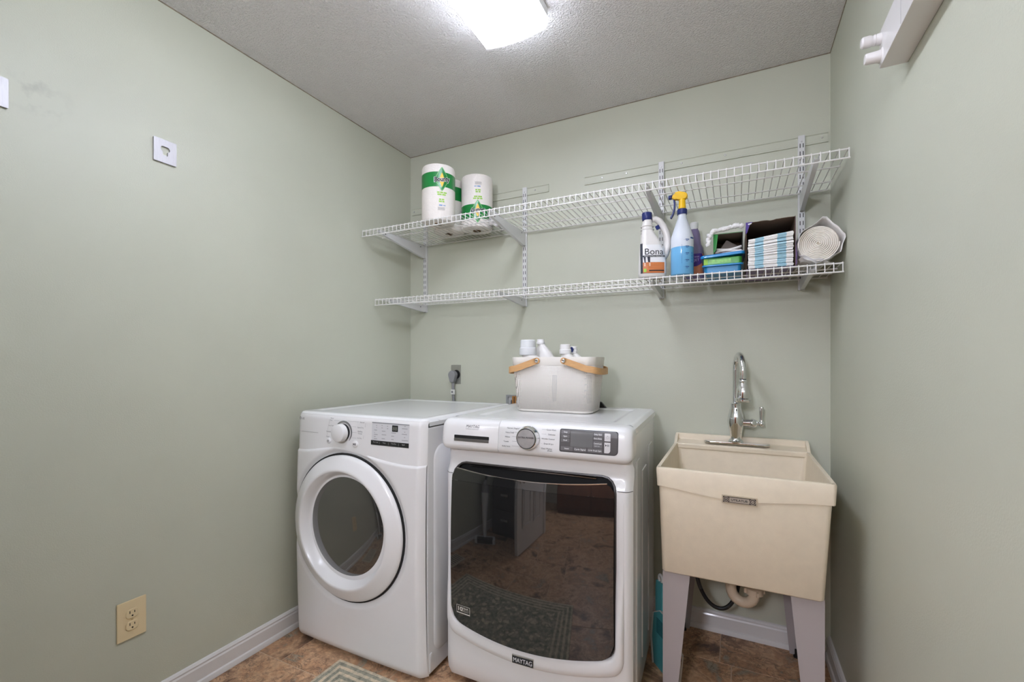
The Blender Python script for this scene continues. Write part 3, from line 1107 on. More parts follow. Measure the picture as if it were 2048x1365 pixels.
def df_(x, z, off=0.0007):
    return (x, dv(x, z) - off, z)


# knob
KC = (0.287, dv(0.287, 0.908), 0.908)
MB().lathe([(0.0455, -0.001), (0.0455, 0.0012), (0.0445, 0.0016), (0.040, 0.001)], KC, 'y', 40).build('knob_bezel', mat('grey_bezel', srgb(170, 170, 170), rough=0.25, metal=0.6), dm)
MB().lathe([(0.0462, -0.002), (0.0462, 0.0008), (0.0452, 0.001)], KC, 'y', 40).build('knob_gap', M_GAP, dm)
kb = MB().lathe([(0.036, 0.012), (0.0355, 0.030), (0.034, 0.034), (0.031, 0.0355), (0.0, 0.036)], KC, 'y', 40).build('knob', M_ENAMEL2, dm)
MB().lathe([(0.034, -0.001), (0.034, 0.0125), (0.036, 0.0125)], KC, 'y', 40).build('knob_collar', M_GAP, kb)
for (x, z, r) in ((0.206, 0.868, 0.011), (0.353, 0.866, 0.0135)):
    c = (x, dv(x, z), z)
    b = MB().lathe([(r + 0.002, -0.002), (r + 0.002, 0.0005), (r, 0.0008), (r, 0.004), (r - 0.002, 0.0052), (0, 0.0056)], c, 'y', 28).build('push_button', M_ENAMEL2, dm)
    mb = MB()
    yy = c[1] - 0.006
    if r < 0.012:
        pts = [(x + 0.0042 * math.cos(a), yy, z + 0.0042 * math.sin(a)) for a in [PI * 0.65 + PI * 1.7 * k / 18 for k in range(19)]]
        mb.strip(pts, 0.0012, 0.0009, up=(0, 1, 0))
        mb.box(x - 0.0005, x + 0.0005, yy, yy + 0.0004, z + 0.001, z + 0.0048)
    else:
        mb.add([(x - 0.006, yy, z - 0.0045), (x - 0.006, yy, z + 0.0045), (x + 0.0005, yy, z)], [(0, 1, 2)])
        for q in (0.002, 0.0045):
            mb.box(x + q, x + q + 0.0015, yy, yy + 0.0004, z - 0.0042, z + 0.0042)
    mb.build('symbol', M_INK, b, smooth=0)
# panel lettering
lt = MB()


def dtext(body, size, x, z, align='LEFT', width=None, bold=0.0):
    text_into(lt, body, size, lambda a, b: df_(x + a, z + b), align, bold, width=width)


dtext('LG', 0.0115, 0.034, 0.9465, bold=0.02, width=0.017)
for k in range(1):
    pts = [(0.024 + 0.0068 * math.cos(a), 0.951 + 0.0068 * math.sin(a)) for a in [2 * PI * j / 24 for j in range(24)]]
    lt.strip([df_(x, z) for x, z in pts], 0.0012, 0.0006, up=(0, 1, 0), closed=True)
    lt.strip([df_(0.0225, 0.954), df_(0.0225, 0.948), df_(0.0265, 0.948)], 0.0006, 0.0012, up=(0, 1, 0))
lt.build('lettering', M_INKG, dm, smooth=0)
lt = MB()
for (tx, x, z, al) in (('Heavy', 0.219, 0.9585, 'CENTER'), ('Duty', 0.214, 0.9505, 'CENTER'), ('Perm Press', 0.216, 0.928, 'CENTER'), ('Delicates', 0.203, 0.903, 'CENTER'), ('Wool', 0.198, 0.882, 'CENTER'),
                       ('Normal', 0.386, 0.951, 'CENTER'), ('Speed Dry', 0.378, 0.930, 'CENTER'), ('Bedding', 0.376, 0.915, 'CENTER'), ('Towels', 0.376, 0.906, 'CENTER'), ('Air Dry', 0.374, 0.888, 'CENTER')):
    text_into(lt, tx, 0.0075, (lambda x, z: lambda a, b: df_(x + a, z + b))(x, z), al)
for (x0, z0, x1, z1) in ((0.232, 0.953, 0.262, 0.953), (0.31, 0.9545, 0.368, 0.9545), (0.207, 0.95, 0.203, 0.936), (0.199, 0.926, 0.196, 0.911), (0.195, 0.9, 0.193, 0.888), (0.334, 0.934, 0.355, 0.934),
                         (0.334, 0.911, 0.358, 0.911), (0.334, 0.8895, 0.358, 0.8895), (0.404, 0.952, 0.402, 0.935), (0.396, 0.903, 0.394, 0.890)):
    h = 0.0003
    if abs(z1 - z0) < 0.004:
        lt.add([df_(x0, z0 - h), df_(x1, z1 - h), df_(x1, z1 + h), df_(x0, z0 + h)], [(0, 1, 2, 3)])
    else:
        lt.add([df_(x0 - h, z0), df_(x0 + h, z0), df_(x1 + h, z1), df_(x1 - h, z1)], [(0, 1, 2, 3)])
lt.build('dial_print', M_INKG, dm, smooth=0, kind='stuff')
ln = MB()
ln.tube([df_(0.006 + 0.134 * k / 8, 0.8955, 0.0) for k in range(9)], 0.0008, 5)
ln.build('panel_crease', mat('crease_grey', srgb(150, 148, 145), rough=0.6), dm)


def dplate(m, x0, x1, z0, z1, off, name, parent):
    mb = MB()
    mb.rows(lambda x, z: df_(x, z, off), lambda t: x0, lambda t: x1, z0, z1, 4, 6)
    return mb.build(name, m, parent, smooth=30)


ds = dplate(mat('pale_grey_overlay', srgb(206, 206, 207), rough=0.3), 0.437, 0.617, 0.885, 0.957, 0.0006, 'display', dm)
dplate(mat('overlay_top_line', srgb(130, 130, 132), rough=0.4), 0.437, 0.617, 0.955, 0.9585, 0.001, 'display_line', ds)
MK = mat('black_key_strip', srgb(42, 42, 42), rough=0.25)
ks = dplate(MK, 0.434, 0.6165, 0.871, 0.8885, 0.0010, 'key_strip', ds)
dd = dplate(MK, 0.5365, 0.5645, 0.9275, 0.9515, 0.0012, 'digit_window', ds)
mb = MB()
text_into(mb, '88', 0.020, lambda a, b: df_(0.5505 + a, 0.9325 + b, 0.0018), 'CENTER', width=0.0195)
mb.build('lettering', mat('unlit_digits', srgb(120, 120, 112), rough=0.5), dd, smooth=0)
mb = MB()
for (tx, x) in (('Dry Level', 0.458), ('Temp', 0.500), ('Time Dry', 0.546), ('Signal', 0.592)):
    text_into(mb, tx, 0.0062, lambda a, b: df_(x + a, 0.8800 + b, 0.0016), 'CENTER')
for x in (0.477, 0.521, 0.569):
    mb.add([df_(x, 0.875, 0.0016), df_(x + 0.0006, 0.875, 0.0016), df_(x + 0.0006, 0.885, 0.0016), df_(x, 0.885, 0.0016)], [(0, 1, 2, 3)])
mb.build('lettering', mat('key_lettering', srgb(170, 170, 170), rough=0.5), ks, smooth=0)
mb = MB()
for (x, z, ww) in ((0.449, 0.927, 0.014), (0.449, 0.917, 0.003), (0.449, 0.910, 0.018), (0.449, 0.902, 0.008), (0.449, 0.8935, 0.016), (0.487, 0.925, 0.018), (0.487, 0.9115, 0.022), (0.487, 0.8965, 0.016),
                   (0.5335, 0.9215, 0.022), (0.5335, 0.909, 0.014), (0.5335, 0.8965, 0.012), (0.583, 0.9405, 0.026), (0.583, 0.9195, 0.024), (0.583, 0.8965, 0.03), (0.594, 0.9495, 0.006), (0.594, 0.928, 0.005),
                   (0.594, 0.908, 0.005), (0.458, 0.945, 0.005), (0.485, 0.946, 0.005), (0.485, 0.937, 0.006), (0.512, 0.945, 0.005), (0.512, 0.936, 0.006), (0.459, 0.937, 0.004)):
    mb.add([df_(x, z, 0.0012), df_(x + ww, z, 0.0012), df_(x + ww, z + 0.0026, 0.0012), df_(x, z + 0.0026, 0.0012)], [(0, 1, 2, 3)])
mb.build('status_marks', mat('pale_print', srgb(158, 158, 160), rough=0.5), ds, smooth=0, kind='stuff')
for (x, y) in ((0.05, 0.07), (0.63, 0.07), (0.05, 0.66), (0.63, 0.66)):
    MB().lathe([(0.0, 0), (0.02, 0), (0.02, 0.008), (0.01, 0.012), (0.01, 0.03)], (x, y, 0.0), 'z', 16).build('foot', M_BLACK, dm)

# ------------------------------------------------------------------ utility sink
sk = thing('utility_sink', 'bone plastic laundry tub on four tapered grey legs', 'sink', (0, 0, 0))
X0, X1, YF, YB = 1.537, 2.047, -0.606, -0.006
ZR, ZB = 0.835, 0.483
tub = MB()


def ringz(x0, x1, y0, y1, z, r):
    return [(a, b, z) for a, b in rrect(x0, x1, y0, y1, r, 5)]


loops = [ringz(1.560, 2.012, -0.594, -0.04, ZB - 0.002, 0.012), ringz(1.556, 2.017, -0.599, -0.03, ZB + 0.003, 0.014), ringz(1.545, 2.037, -0.598, -0.02, 0.778, 0.016),
         ringz(1.545, 2.037, -0.598, -0.02, 0.822, 0.016),
         ringz(1.550, 2.034, -0.592, -0.085, 0.833, 0.016), ringz(1.551, 2.033, -0.591, -0.086, 0.826, 0.016), ringz(1.568, 2.010, -0.566, -0.105, 0.505, 0.04),
         ringz(1.60, 1.98, -0.53, -0.14, 0.497, 0.04)]
n = len(loops[0])
tub.add([p for l in loops for p in l], [(j * n + i, j * n + (i + 1) % n, (j + 1) * n + (i + 1) % n, (j + 1) * n + i) for j in range(len(loops) - 1) for i in range(n)])
tub.f.append(tuple(range(n)))
tub.f.append(tuple(range((len(loops) - 1) * n, len(loops) * n)))
tub.build('tub', M_TUB, sk, smooth=50)
# apron band under the rim, dipping towards the name plate in the middle of the front
ap = MB()
perim = [(X0, YB)] + [(X0, YB + (YF - YB) * k / 12) for k in range(1, 12)]
RC = 0.012
perim += [(X0 + RC - RC * math.cos(a), YF + RC - RC * math.sin(a)) for a in [0.5 * PI * k / 5 for k in range(6)]]
perim += [(X0 + (X1 - X0) * k / 32, YF) for k in range(1, 32)]
perim += [(X1 - RC + RC * math.sin(a), YF + RC - RC * math.cos(a)) for a in [0.5 * PI * k / 5 for k in range(6)]]
perim += [(X1, YF + (YB - YF) * k / 12) for k in range(1, 13)]


def azl(x, y):
    if y > YF + 0.002:
        return 0.772
    t = (x - X0) / (X1 - X0)
    return 0.772 - 0.020 * sm(0.0, 0.42, t) * (1 - sm(0.5, 1.0, t))


lv = []
for (x, y) in perim:
    dx = (x - (X0 + X1) / 2) / ((X1 - X0) / 2)
    ix = 0.012 * (1 if x > 1.9 else -1) if abs(dx) > 0.97 else 0
    iy = -0.012 if y < YF + 0.014 else 0
    zl = azl(x, y)
    lv.append([(x - ix * 0.8, y - iy * 0.8, zl - 0.0005), (x - ix * 0.25, y - iy * 0.25, zl), (x, y, ZR - 0.006), (x - ix * 0.2, y - iy * 0.2, ZR), (x - ix * 1.1, y - iy * 1.1, ZR), (x - ix * 1.25, y - iy * 1.25, ZR - 0.006)])
k = 6
ap.add([p for q in lv for p in q], [(i * k + j, (i + 1) * k + j, (i + 1) * k + j + 1, i * k + j + 1) for i in range(len(lv) - 1) for j in range(k - 1)])
ap.build('rim_apron', M_TUB, sk, smooth=40)
bl = MB()
bl.prism([(-0.092, 0.815), (-0.092, 0.832), (-0.088, 0.8355), (-0.026, 0.842), (-0.020, 0.846), (-0.018, 0.868), (-0.010, 0.870), (-0.006, 0.868), (-0.006, 0.80), (-0.02, 0.80)], X0 + 0.004, X1 - 0.004, 'x')
bl.build('back_ledge', M_TUB, sk, smooth=40, bevel=0.002)
for xx in (X0, X1 - 0.012):
    e_ = MB().prism([(-0.10, 0.828), (-0.08, 0.838), (-0.045, 0.862), (-0.02, 0.869), (-0.006, 0.869), (-0.006, 0.80), (-0.10, 0.80)], xx, xx + 0.012, 'x')
    e_.build('ledge_end', M_TUB, sk, smooth=40, bevel=0.002)
# name plate
NP = MB().box(1.741, 1.841, YF - 0.0035, YF + 0.002, 0.7435, 0.7685).build('name_plate', mat('plate_bone', srgb(190, 175, 150), rough=0.5), sk, smooth=0)
MB().box(1.7445, 1.8375, YF - 0.0042, YF - 0.0034, 0.7465, 0.7655).build('plate_face', mat('plate_dark', srgb(58, 48, 42), rough=0.5), NP, smooth=0)
mb = MB()
MP = mat('plate_silver', srgb(172, 160, 145), rough=0.5)
yy = YF - 0.0046
mb.add([(1.763, yy, 0.7485), (1.819, yy, 0.7485), (1.819, yy, 0.7635), (1.763, yy, 0.7635)], [(0, 1, 2, 3)])
for cx in (1.7535, 1.8285):
    pts = [(cx + 0.008 * math.cos(a), yy, 0.756 + 0.008 * math.sin(a)) for a in [2 * PI * j / 24 for j in range(24)]]
    mb.strip(pts, 0.0004, 0.0014, up=(0, 1, 0), closed=True)
    mb.add([(p[0] * 0.6 + cx * 0.4, yy, p[2] * 0.6 + 0.756 * 0.4) for p in pts], [tuple(range(24))])
mb.build('plate_emblem', MP, NP, smooth=0)
mb = MB()
text_into(mb, 'UTILATUB', 0.0095, lambda a, b: (1.791 + a, yy - 0.0005, 0.7528 + b), 'CENTER', bold=0.02, width=0.046)
text_into(mb, 'M', 0.008, lambda a, b: (1.7535 + a, yy - 0.0005, 0.7531 + b), 'CENTER', bold=0.02)
text_into(mb, 'UP', 0.005, lambda a, b: (1.8285 + a, yy - 0.0005, 0.7543 + b), 'CENTER', bold=0.02)
mb.build('lettering', M_INK, NP, smooth=0)
# legs: folded sheet steel, two tapering faces each
for (sx, sy) in ((0, 0), (1, 0), (0, 1), (1, 1)):
    xo = 1.557 if sx == 0 else 2.019
    dx = 1 if sx == 0 else -1
    yo = -0.582 if sy == 0 else -0.04
    dy = 1 if sy == 0 else -1
    l = MB()
    t = 0.003
    l.prism([(xo, 0.0), (xo + dx * 0.040, 0.0), (xo + dx * 0.088, 0.486), (xo, 0.486)], yo, yo + dy * t, 'y')
    l.prism([(yo + dy * t, 0.0), (yo + dy * 0.040, 0.0), (yo + dy * 0.088, 0.486), (yo + dy * t, 0.486)], xo, xo + dx * t, 'x')
    lg = l.build('leg', M_LEG, sk, smooth=20)
    MB().lathe([(0, 0), (0.011, 0), (0.011, 0.006), (0.006, 0.01), (0.006, 0.03)], (xo + dx * 0.018, yo + dy * 0.018, 0), 'z', 12).build('foot', M_BLACK, lg)
# drain and trap
M_PVC = mat('bone_pvc', srgb(214, 196, 170), rough=0.4)
dr = MB().tube([(1.843, -0.31, 0.50), (1.843, -0.31, 0.335)] + [(1.804 + 0.039 * math.cos(a), -0.31 + 0.01 * (1 - math.cos(a)), 0.335 - 0.042 * math.sin(a)) for a in [PI * k / 10 for k in range(1, 11)]]
               + [(1.765, -0.29, 0.40), (1.765, -0.26, 0.43), (1.765, -0.02, 0.435)], 0.0195, 14).build('drain_trap', M_PVC, sk)
MB().lathe([(0.0195, 0.335), (0.029, 0.337), (0.029, 0.358), (0.024, 0.362), (0.0195, 0.362)], (1.843, -0.31, 0), 'z', 16).build('slip_nut', M_PVC, dr)
for k in range(4):
    a = PI / 2 * k + 0.3
    c, s_ = math.cos(a), math.sin(a)
    MB().prism([(1.843 + c * 0.026 - s_ * 0.004, -0.31 + s_ * 0.026 + c * 0.004), (1.843 + c * 0.036 - s_ * 0.003, -0.31 + s_ * 0.036 + c * 0.003), (1.843 + c * 0.036 + s_ * 0.003, -0.31 + s_ * 0.036 - c * 0.003), (1.843 + c * 0.026 + s_ * 0.004, -0.31 + s_ * 0.026 - c * 0.004)], 0.339, 0.356, 'z').build('nut_wing', M_PVC, dr)
# washer drain hose looping under the tub
hp = [(1.630, -0.25, 0.478), (1.633, -0.25, 0.40), (1.641, -0.25, 0.335), (1.658, -0.25, 0.28), (1.684, -0.25, 0.240), (1.716, -0.25, 0.222), (1.748, -0.248, 0.228), (1.776, -0.24, 0.262), (1.795, -0.22, 0.33), (1.803, -0.18, 0.38), (1.805, -0.10, 0.43), (1.805, -0.02, 0.45)]
hp = soft(hp)
hs = MB().tube(hp, 0.0075, 10).build('drain_hose', M_BLACK, None)
tag(hs, 'black rubber hose looping under the laundry tub', 'hose')
hl_ = MB()
hl_.tube([(p[0], p[1] - 0.0006, p[2]) for p in hp[3:14]], 0.0078, 10)
hl_.build('hose_clip', mat('hose_band', srgb(60, 60, 60), rough=0.3), hs)

# faucet
fc = thing('faucet', 'chrome gooseneck faucet with side lever on the tub ledge', 'faucet', (1.782, -0.056, 0.846))
bpz = 0.0
MB().prism(rrect(-0.124, 0.128, -0.027, 0.027, 0.0265, 8), -0.004, 0.006, 'z').build('base_plate', M_CHROME, fc, bevel=0.003)
MB().lathe([(0.030, 0.004), (0.030, 0.010), (0.024, 0.016), (0.022, 0.024), (0.025, 0.045), (0.031, 0.075), (0.0325, 0.095), (0.030, 0.118), (0.023, 0.145), (0.0195, 0.160), (0.0205, 0.164), (0.0205, 0.169), (0.0175, 0.172), (0.012, 0.174)], n=32).build('body', M_CHROME, fc)
aa = math.radians(-79)
hx, hy = math.cos(aa), math.sin(aa)
rad = 0.066
tip = [(0.0, 0.0, 0.165), (0, 0, 0.24), (0, 0, 0.305)]
tip += [(hx * (rad - rad * math.cos(t)), hy * (rad - rad * math.cos(t)), 0.309 + rad * math.sin(t)) for t in [PI * k / 14 for k in range(1, 15)]]
tip += [(hx * 2 * rad, hy * 2 * rad, 0.280)]
MB().tube(tip, 0.0125, 18).build('gooseneck', M_CHROME, fc)
sp = (hx * 2 * rad, hy * 2 * rad)
hd = MB().lathe([(0.0118, 0.283), (0.0118, 0.277), (0.0150, 0.276), (0.0165, 0.272), (0.0165, 0.266), (0.0145, 0.263), (0.019, 0.252), (0.0235, 0.235), (0.0255, 0.216), (0.0245, 0.203), (0.0285, 0.199), (0.029, 0.192), (0.0265, 0.188), (0.022, 0.187)], (sp[0], sp[1], 0), 'z', 32).build('spray_head', M_CHROME, fc)
MB().lathe([(0.022, 0.1875), (0.016, 0.189), (0.013, 0.187), (0, 0.187)], (sp[0], sp[1], 0), 'z', 24).build('spray_nozzle', mat('grey_nozzle', srgb(95, 92, 88), rough=0.4), hd)
MB().lathe([(0.012, 0.279), (0.0122, 0.276)], (sp[0], sp[1], 0), 'z', 20).build('joint_ring', M_BLACK, hd)
lv_ = MB().lathe([(0.0175, 0.015), (0.0175, 0.055), (0.021, 0.058), (0.0215, 0.062), (0.020, 0.066), (0.015, 0.076), (0.009, 0.082), (0.0, 0.084)], (0, 0, 0.088), 'x', 24).build('valve', M_CHROME, fc)
ll = MB()
ll.tube([(0.074, 0, 0.088), (0.092, 0, 0.087)], 0.007, 12)
ll.lathe([(0.0, -0.012), (0.008, -0.010), (0.012, -0.003), (0.0115, 0.004), (0.008, 0.010), (0.0075, 0.02), (0.009, 0.05), (0.010, 0.062), (0.0085, 0.070), (0.0, 0.073)], (0.096, 0, 0.088), 'z', 18)
ll.build('lever', M_CHROME, lv_)

# teal dustpan between washer and sink
M_TEAL = mat('teal_plastic', srgb(74, 150, 152), rough=0.4)
dpn = thing('dustpan', 'teal dustpan with pale edge standing between washer and tub', 'dustpan', (1.545, -0.41, 0), math.radians(38))
pan = MB()
po = [(-0.085, 0.0), (0.085, 0.0), (0.098, 0.10), (0.085, 0.20), (0.03, 0.235), (-0.03, 0.235), (-0.085, 0.20), (-0.098, 0.10)]
pan.prism(po, -0.004, 0.0, 'x')
pan.build('pan', M_TEAL, dpn, bevel=0.0015, seg=1)
rimp = MB()
rimp.strip([(-0.005, a, b) for a, b in po[1:] + [po[0]]], 0.011, 0.003, up=(1, 0, 0))
rimp.build('pan_rim', mat('pale_grey_edge', srgb(196, 194, 186), rough=0.4), dpn, smooth=30)
for k in range(10):
    MB().box(-0.0058, -0.0035, 0.0, 0.06, 0.19 - k * 0.006, 0.1925 - k * 0.006).build('rib', mat('teal_dark', srgb(40, 96, 98), rough=0.5), dpn, smooth=0)
hd_ = MB()
hd_.strip([(0, 0.045, 0.215), (0.002, 0.05, 0.30), (0.006, 0.052, 0.335)], 0.012, 0.05, up=(1, 0, 0))
hd_.build('handle', M_TEAL, dpn, bevel=0.004)
MB().tube([(0.008, 0.052 + 0.012 * math.cos(a), 0.345 + 0.016 * math.sin(a)) for a in [2 * PI * k / 16 for k in range(16)]], 0.005, 8, closed=True).build('hang_loop', mat('pale_grey_edge', (0.5, 0.5, 0.5, 1)), dpn)

# folded white mop pad / cord at the foot of the front leg
cdm = MB()
pth = [(1.596, -0.50, 0.008), (1.606, -0.505, 0.06), (1.612, -0.508, 0.12), (1.614, -0.506, 0.155), (1.608, -0.50, 0.16), (1.602, -0.497, 0.12), (1.594, -0.494, 0.05), (1.590, -0.492, 0.008)]
cdm.strip(pth, 0.016, 0.004, up=(0, 1, 0))
tag(cdm.build('plastic_strap', mat('strap_white', srgb(205, 198, 188), rough=0.6), None), 'pale folded strap standing behind the front sink leg', 'strap')

# ------------------------------------------------------------------ wall plates, outlets, rack
for (y0, y1, lb) in ((-1.363, -1.293, 'square brushed metal plate with keyhole on the outlet wall'), (-1.775, -1.705, 'square brushed metal plate cut off at the picture edge')):
    t = thing('metal_plate', lb, 'metal plate', (0, (y0 + y1) / 2, 1.923), group='bare hook plates')
    hw, hh = 0.035, 0.040
    # ring between the outline and the keyhole so that the hole is a hole
    N = 128

    def pr(a):
        c, s_ = math.cos(a), math.sin(a)
        k = min(hw / max(1e-6, abs(c)), hh / max(1e-6, abs(s_)))
        return (c * k, s_ * k)

    def kh(a):
        # keyhole: wide head above, narrow tail below
        lo, hi = 0, 0.05
        for _ in range(30):
            m_ = (lo + hi) / 2
            p, q = m_ * math.cos(a), m_ * math.sin(a)
            ok = math.hypot(max(0, abs(p) - 0.0055), q - 0.004) < 0.0088 or (abs(p) < 0.0080 and -0.018 < q <= 0.004 and math.hypot(p, q + 0.010) < 0.0125)
            if ok:
                lo = m_
            else:
                hi = m_
        return (lo * math.cos(a), lo * math.sin(a) + 0.004)
    A = [2 * PI * j / N + PI / 4 for j in range(N)]
    o, i = [pr(a) for a in A], [kh(a) for a in A]
    pl = MB()
    th = 0.007
    pl.add([(th, p, q) for p, q in o] + [(th, p, q) for p, q in i] + [(0, p, q) for p, q in o] + [(0.0, p, q) for p, q in i],
           [(j, (j + 1) % N, (j + 1) % N + N, j + N) for j in range(N)] + [(j, (j + 1) % N, (j + 1) % N + 2 * N, j + 2 * N) for j in range(N)]
           + [(j + N, (j + 1) % N + N, (j + 1) % N + 3 * N, j + 3 * N) for j in range(N)])
    pl.build('plate', mat('bright_brushed_aluminium', (0.50, 0.49, 0.5, 1), rough=0.42, metal=0.3, var=0.06, vscale=40, aniso=(1, 12, 1)), t, smooth=25)

ot = thing('wall_outlet', 'almond duplex power outlet low on the wall beside the dryer', 'outlet', (0, -1.424, 0.349))
MB().box(0, 0.006, -0.0405, 0.0405, -0.063, 0.063).build('cover_plate', M_ALMOND, ot, bevel=0.003)
for zz in (0.0195, -0.0195):
    r = MB().prism([(a, b + zz) for a, b in rrect(-0.0175, 0.0175, -0.0145, 0.0145, 0.0105, 6)], 0.004, 0.0085, 'x').build('receptacle', M_ALMOND, ot, bevel=0.001, seg=1)
    q = MB()
    for (yy, h) in ((-0.007, 0.0085), (0.006, 0.007)):
        q.box(0.0080, 0.0088, yy - 0.0011, yy + 0.0011, zz + 0.001, zz + 0.001 + h)
    q.prism([(a, b + zz - 0.0068) for a, b in circle(0, 0, 0.0026, 12)], 0.008, 0.0088, 'x')
    q.build('slots', M_GAP, r, smooth=0)
MB().lathe([(0.0033, 0.005), (0.0033, 0.0068), (0.002, 0.0075), (0, 0.0077)], (0, 0, 0), 'x', 12).build('screw', mat('almond_screw', srgb(190, 166, 122), rough=0.4, metal=0.3), ot)

do = thing('dryer_outlet', 'steel plate with grey angled dryer plug on the wall above the dryer', 'outlet', (0.331, 0, 1.119))
MB().box(-0.033, 0.033, -0.004, 0, -0.055, 0.055).build('cover_plate', mat('wall_steel_plate', (0.42, 0.42, 0.38, 1), rough=0.35, metal=0.8), do, bevel=0.0015)
MB().lathe([(0.0, 0.009), (0.024, 0.009), (0.026, 0.004)], (0.004, 0, 0.0), 'y', 24).build('receptacle', M_BLACK, do)
pg = MB()
M_PLUG = mat('grey_plug_plastic', srgb(140, 140, 140), rough=0.5)
pg.prism([(0.024 * math.cos(a) - 0.006, 0.024 * math.sin(a) - 0.002) for a in [math.radians(-20 + 220 * k / 16) for k in range(17)]] + [(-0.019, -0.045), (0.006, -0.045)], -0.040, -0.009, 'y')
plug = pg.build('plug', M_PLUG, do, bevel=0.004)
MB().tube([(-0.0065, -0.022, -0.042), (-0.005, -0.022, -0.10), (0.0, -0.022, -0.20), (0.0, -0.03, -0.36), (0.0, -0.06, -0.6)], 0.0085, 10).build('cord', M_PLUG, plug)
tg_ = MB().box(-0.014, 0.014, -0.0345, -0.0335, -0.114, -0.086).build('cord_tag', mat('tag_white', srgb(222, 222, 214), rough=0.5), plug, smooth=0)
MB().prism([(a, b) for a, b in circle(-0.004, -0.100, 0.006, 14)], -0.0352, -0.0344, 'y').build('tag_mark', M_INKG, plug, smooth=0)

rk = thing('coat_rack', 'white wall mounted rail with short pegs high on the sink wall', 'coat rack', (W, -0.908, 1.86))
MB().box(-0.051, 0, -0.75, 0, 0.0, 0.082).build('rail', M_TRIM, rk, bevel=0.002)
for k, (yy, zz) in enumerate(((-0.016, 0.020), (-0.012, 0.061), (-0.27, 0.026), (-0.25, 0.064), (-0.50, 0.026), (-0.48, 0.064))):
    pgm = MB()
    if zz < 0.05:
        pgm.lathe([(0.0175, -0.051), (0.0165, -0.052), (0.014, -0.053), (0.0125, -0.060), (0.0118, -0.078), (0.010, -0.081), (0, -0.081)], (0, yy, zz), 'x', 20)
    else:
        pgm.lathe([(0.0125, -0.051), (0.012, -0.058), (0.0105, -0.060), (0.012, -0.062), (0.010, -0.066), (0.0115, -0.069), (0.0125, -0.074), (0.012, -0.084), (0.009, -0.087), (0, -0.087)], (0, yy, zz), 'x', 20)
    pgm.build('peg', M_TRIM, rk)
for yy in (-0.15, -0.34):
    MB().box(-0.0514, -0.0505, yy, yy + 0.0012, 0.003, 0.08).build('board_joint', mat('joint_grey', srgb(190, 186, 186), rough=0.6), rk, smooth=0)

# ------------------------------------------------------------------ rug
def rug_material():
    m = mat('distressed_rug', (0.3, 0.3, 0.27, 1), rough=0.95, spec=0.1)
    nt = m.node_tree
    b = nt.nodes['Principled BSDF']
    tc = nt.nodes.new('ShaderNodeTexCoord')
    sp = nt.nodes.new('ShaderNodeSeparateXYZ')
    nt.links.new(tc.outputs['Object'], sp.inputs[0])

    def M(op, a, b_=None):
        q = nt.nodes.new('ShaderNodeMath')
        q.operation = op
        for k, s_ in enumerate((a, b_)):
            if s_ is None:
                continue
            if isinstance(s_, (int, float)):
                q.inputs[k].default_value = s_
            else:
                nt.links.new(s_, q.inputs[k])
        return q.outputs[0]
    ex = M('SUBTRACT', 0.45, M('ABSOLUTE', sp.outputs['X']))
    ey = M('SUBTRACT', 0.30, M('ABSOLUTE', sp.outputs['Y']))
    e = M('MINIMUM', ex, ey)
    band = M('GREATER_THAN', M('SINE', M('MULTIPLY', e, 230.0)), 0.1)
    inb = M('LESS_THAN', e, 0.105)
    vo = nt.nodes.new('ShaderNodeTexVoronoi')
    vo.inputs['Scale'].default_value = 26
    vo.feature = 'F1'
    wn = nt.nodes.new('ShaderNodeTexNoise')
    wn.inputs['Scale'].default_value = 14
    wn.inputs['Detail'].default_value = 4
    nt.links.new(tc.outputs['Object'], wn.inputs['Vector'])
    ad = nt.nodes.new('ShaderNodeVectorMath')
    ad.operation = 'MULTIPLY_ADD'
    nt.links.new(wn.outputs['Color'], ad.inputs[0])
    ad.inputs[1].default_value = (0.09, 0.09, 0.0)
    nt.links.new(tc.outputs['Object'], ad.inputs[2])
    nt.links.new(ad.outputs['Vector'], vo.inputs['Vector'])
    fl_ = M('LESS_THAN', vo.outputs['Distance'], 0.34)
    pat = M('ADD', M('MULTIPLY', band, inb), M('MULTIPLY', fl_, M('SUBTRACT', 1.0, inb)))
    n = nt.nodes.new('ShaderNodeTexNoise')
    n.inputs['Scale'].default_value = 42
    n.inputs['Detail'].default_value = 8
    n.inputs['Roughness'].default_value = 0.75
    nt.links.new(tc.outputs['Object'], n.inputs['Vector'])
    fac = M('ADD', M('MULTIPLY', pat, 0.20), M('MULTIPLY', n.outputs['Fac'], 1.05))
    cr = nt.nodes.new('ShaderNodeValToRGB')
    el = cr.color_ramp.elements
    el[0].position, el[0].color = 0.36, srgb(112, 112, 100)
    el[1].position, el[1].color = 0.82, srgb(214, 196, 168)
    q = el.new(0.54)
    q.color = srgb(152, 150, 134)
    nt.links.new(fac, cr.inputs['Fac'])
    nt.links.new(cr.outputs['Color'], b.inputs['Base Color'])
    return m


rug = MB().box(-0.45, 0.45, -0.30, 0.30, 0.0, 0.006).build('rug', rug_material(), None, bevel=0.002, seg=1)
rug.location = (0.365 + 0.45, -0.887 - 0.30, 0.0)
tag(rug, 'worn grey and beige patterned rug in front of the dryer', 'rug')
# ------------------------------------------------------------------ paper towel rolls on the upper shelf
ZU = 1.8885
ZL = 1.5367
M_PAPER = mat('paper_towel', srgb(232, 226, 218), rough=0.9, bump=0.5, bscale=140, var=0.015, vscale=60, spec=0.2)
M_GREENP = mat('green_wrap_print', srgb(22, 128, 58), rough=0.35, coat=0.3)
M_YEL = mat('yellow_print', srgb(240, 196, 60), rough=0.4)
M_LIME = mat('lime_print', srgb(150, 200, 70), rough=0.5)
M_BLUEP = mat('blue_print', srgb(110, 150, 200), rough=0.5)
M_CARD = mat('brown_cardboard', srgb(138, 112, 88), rough=0.85)


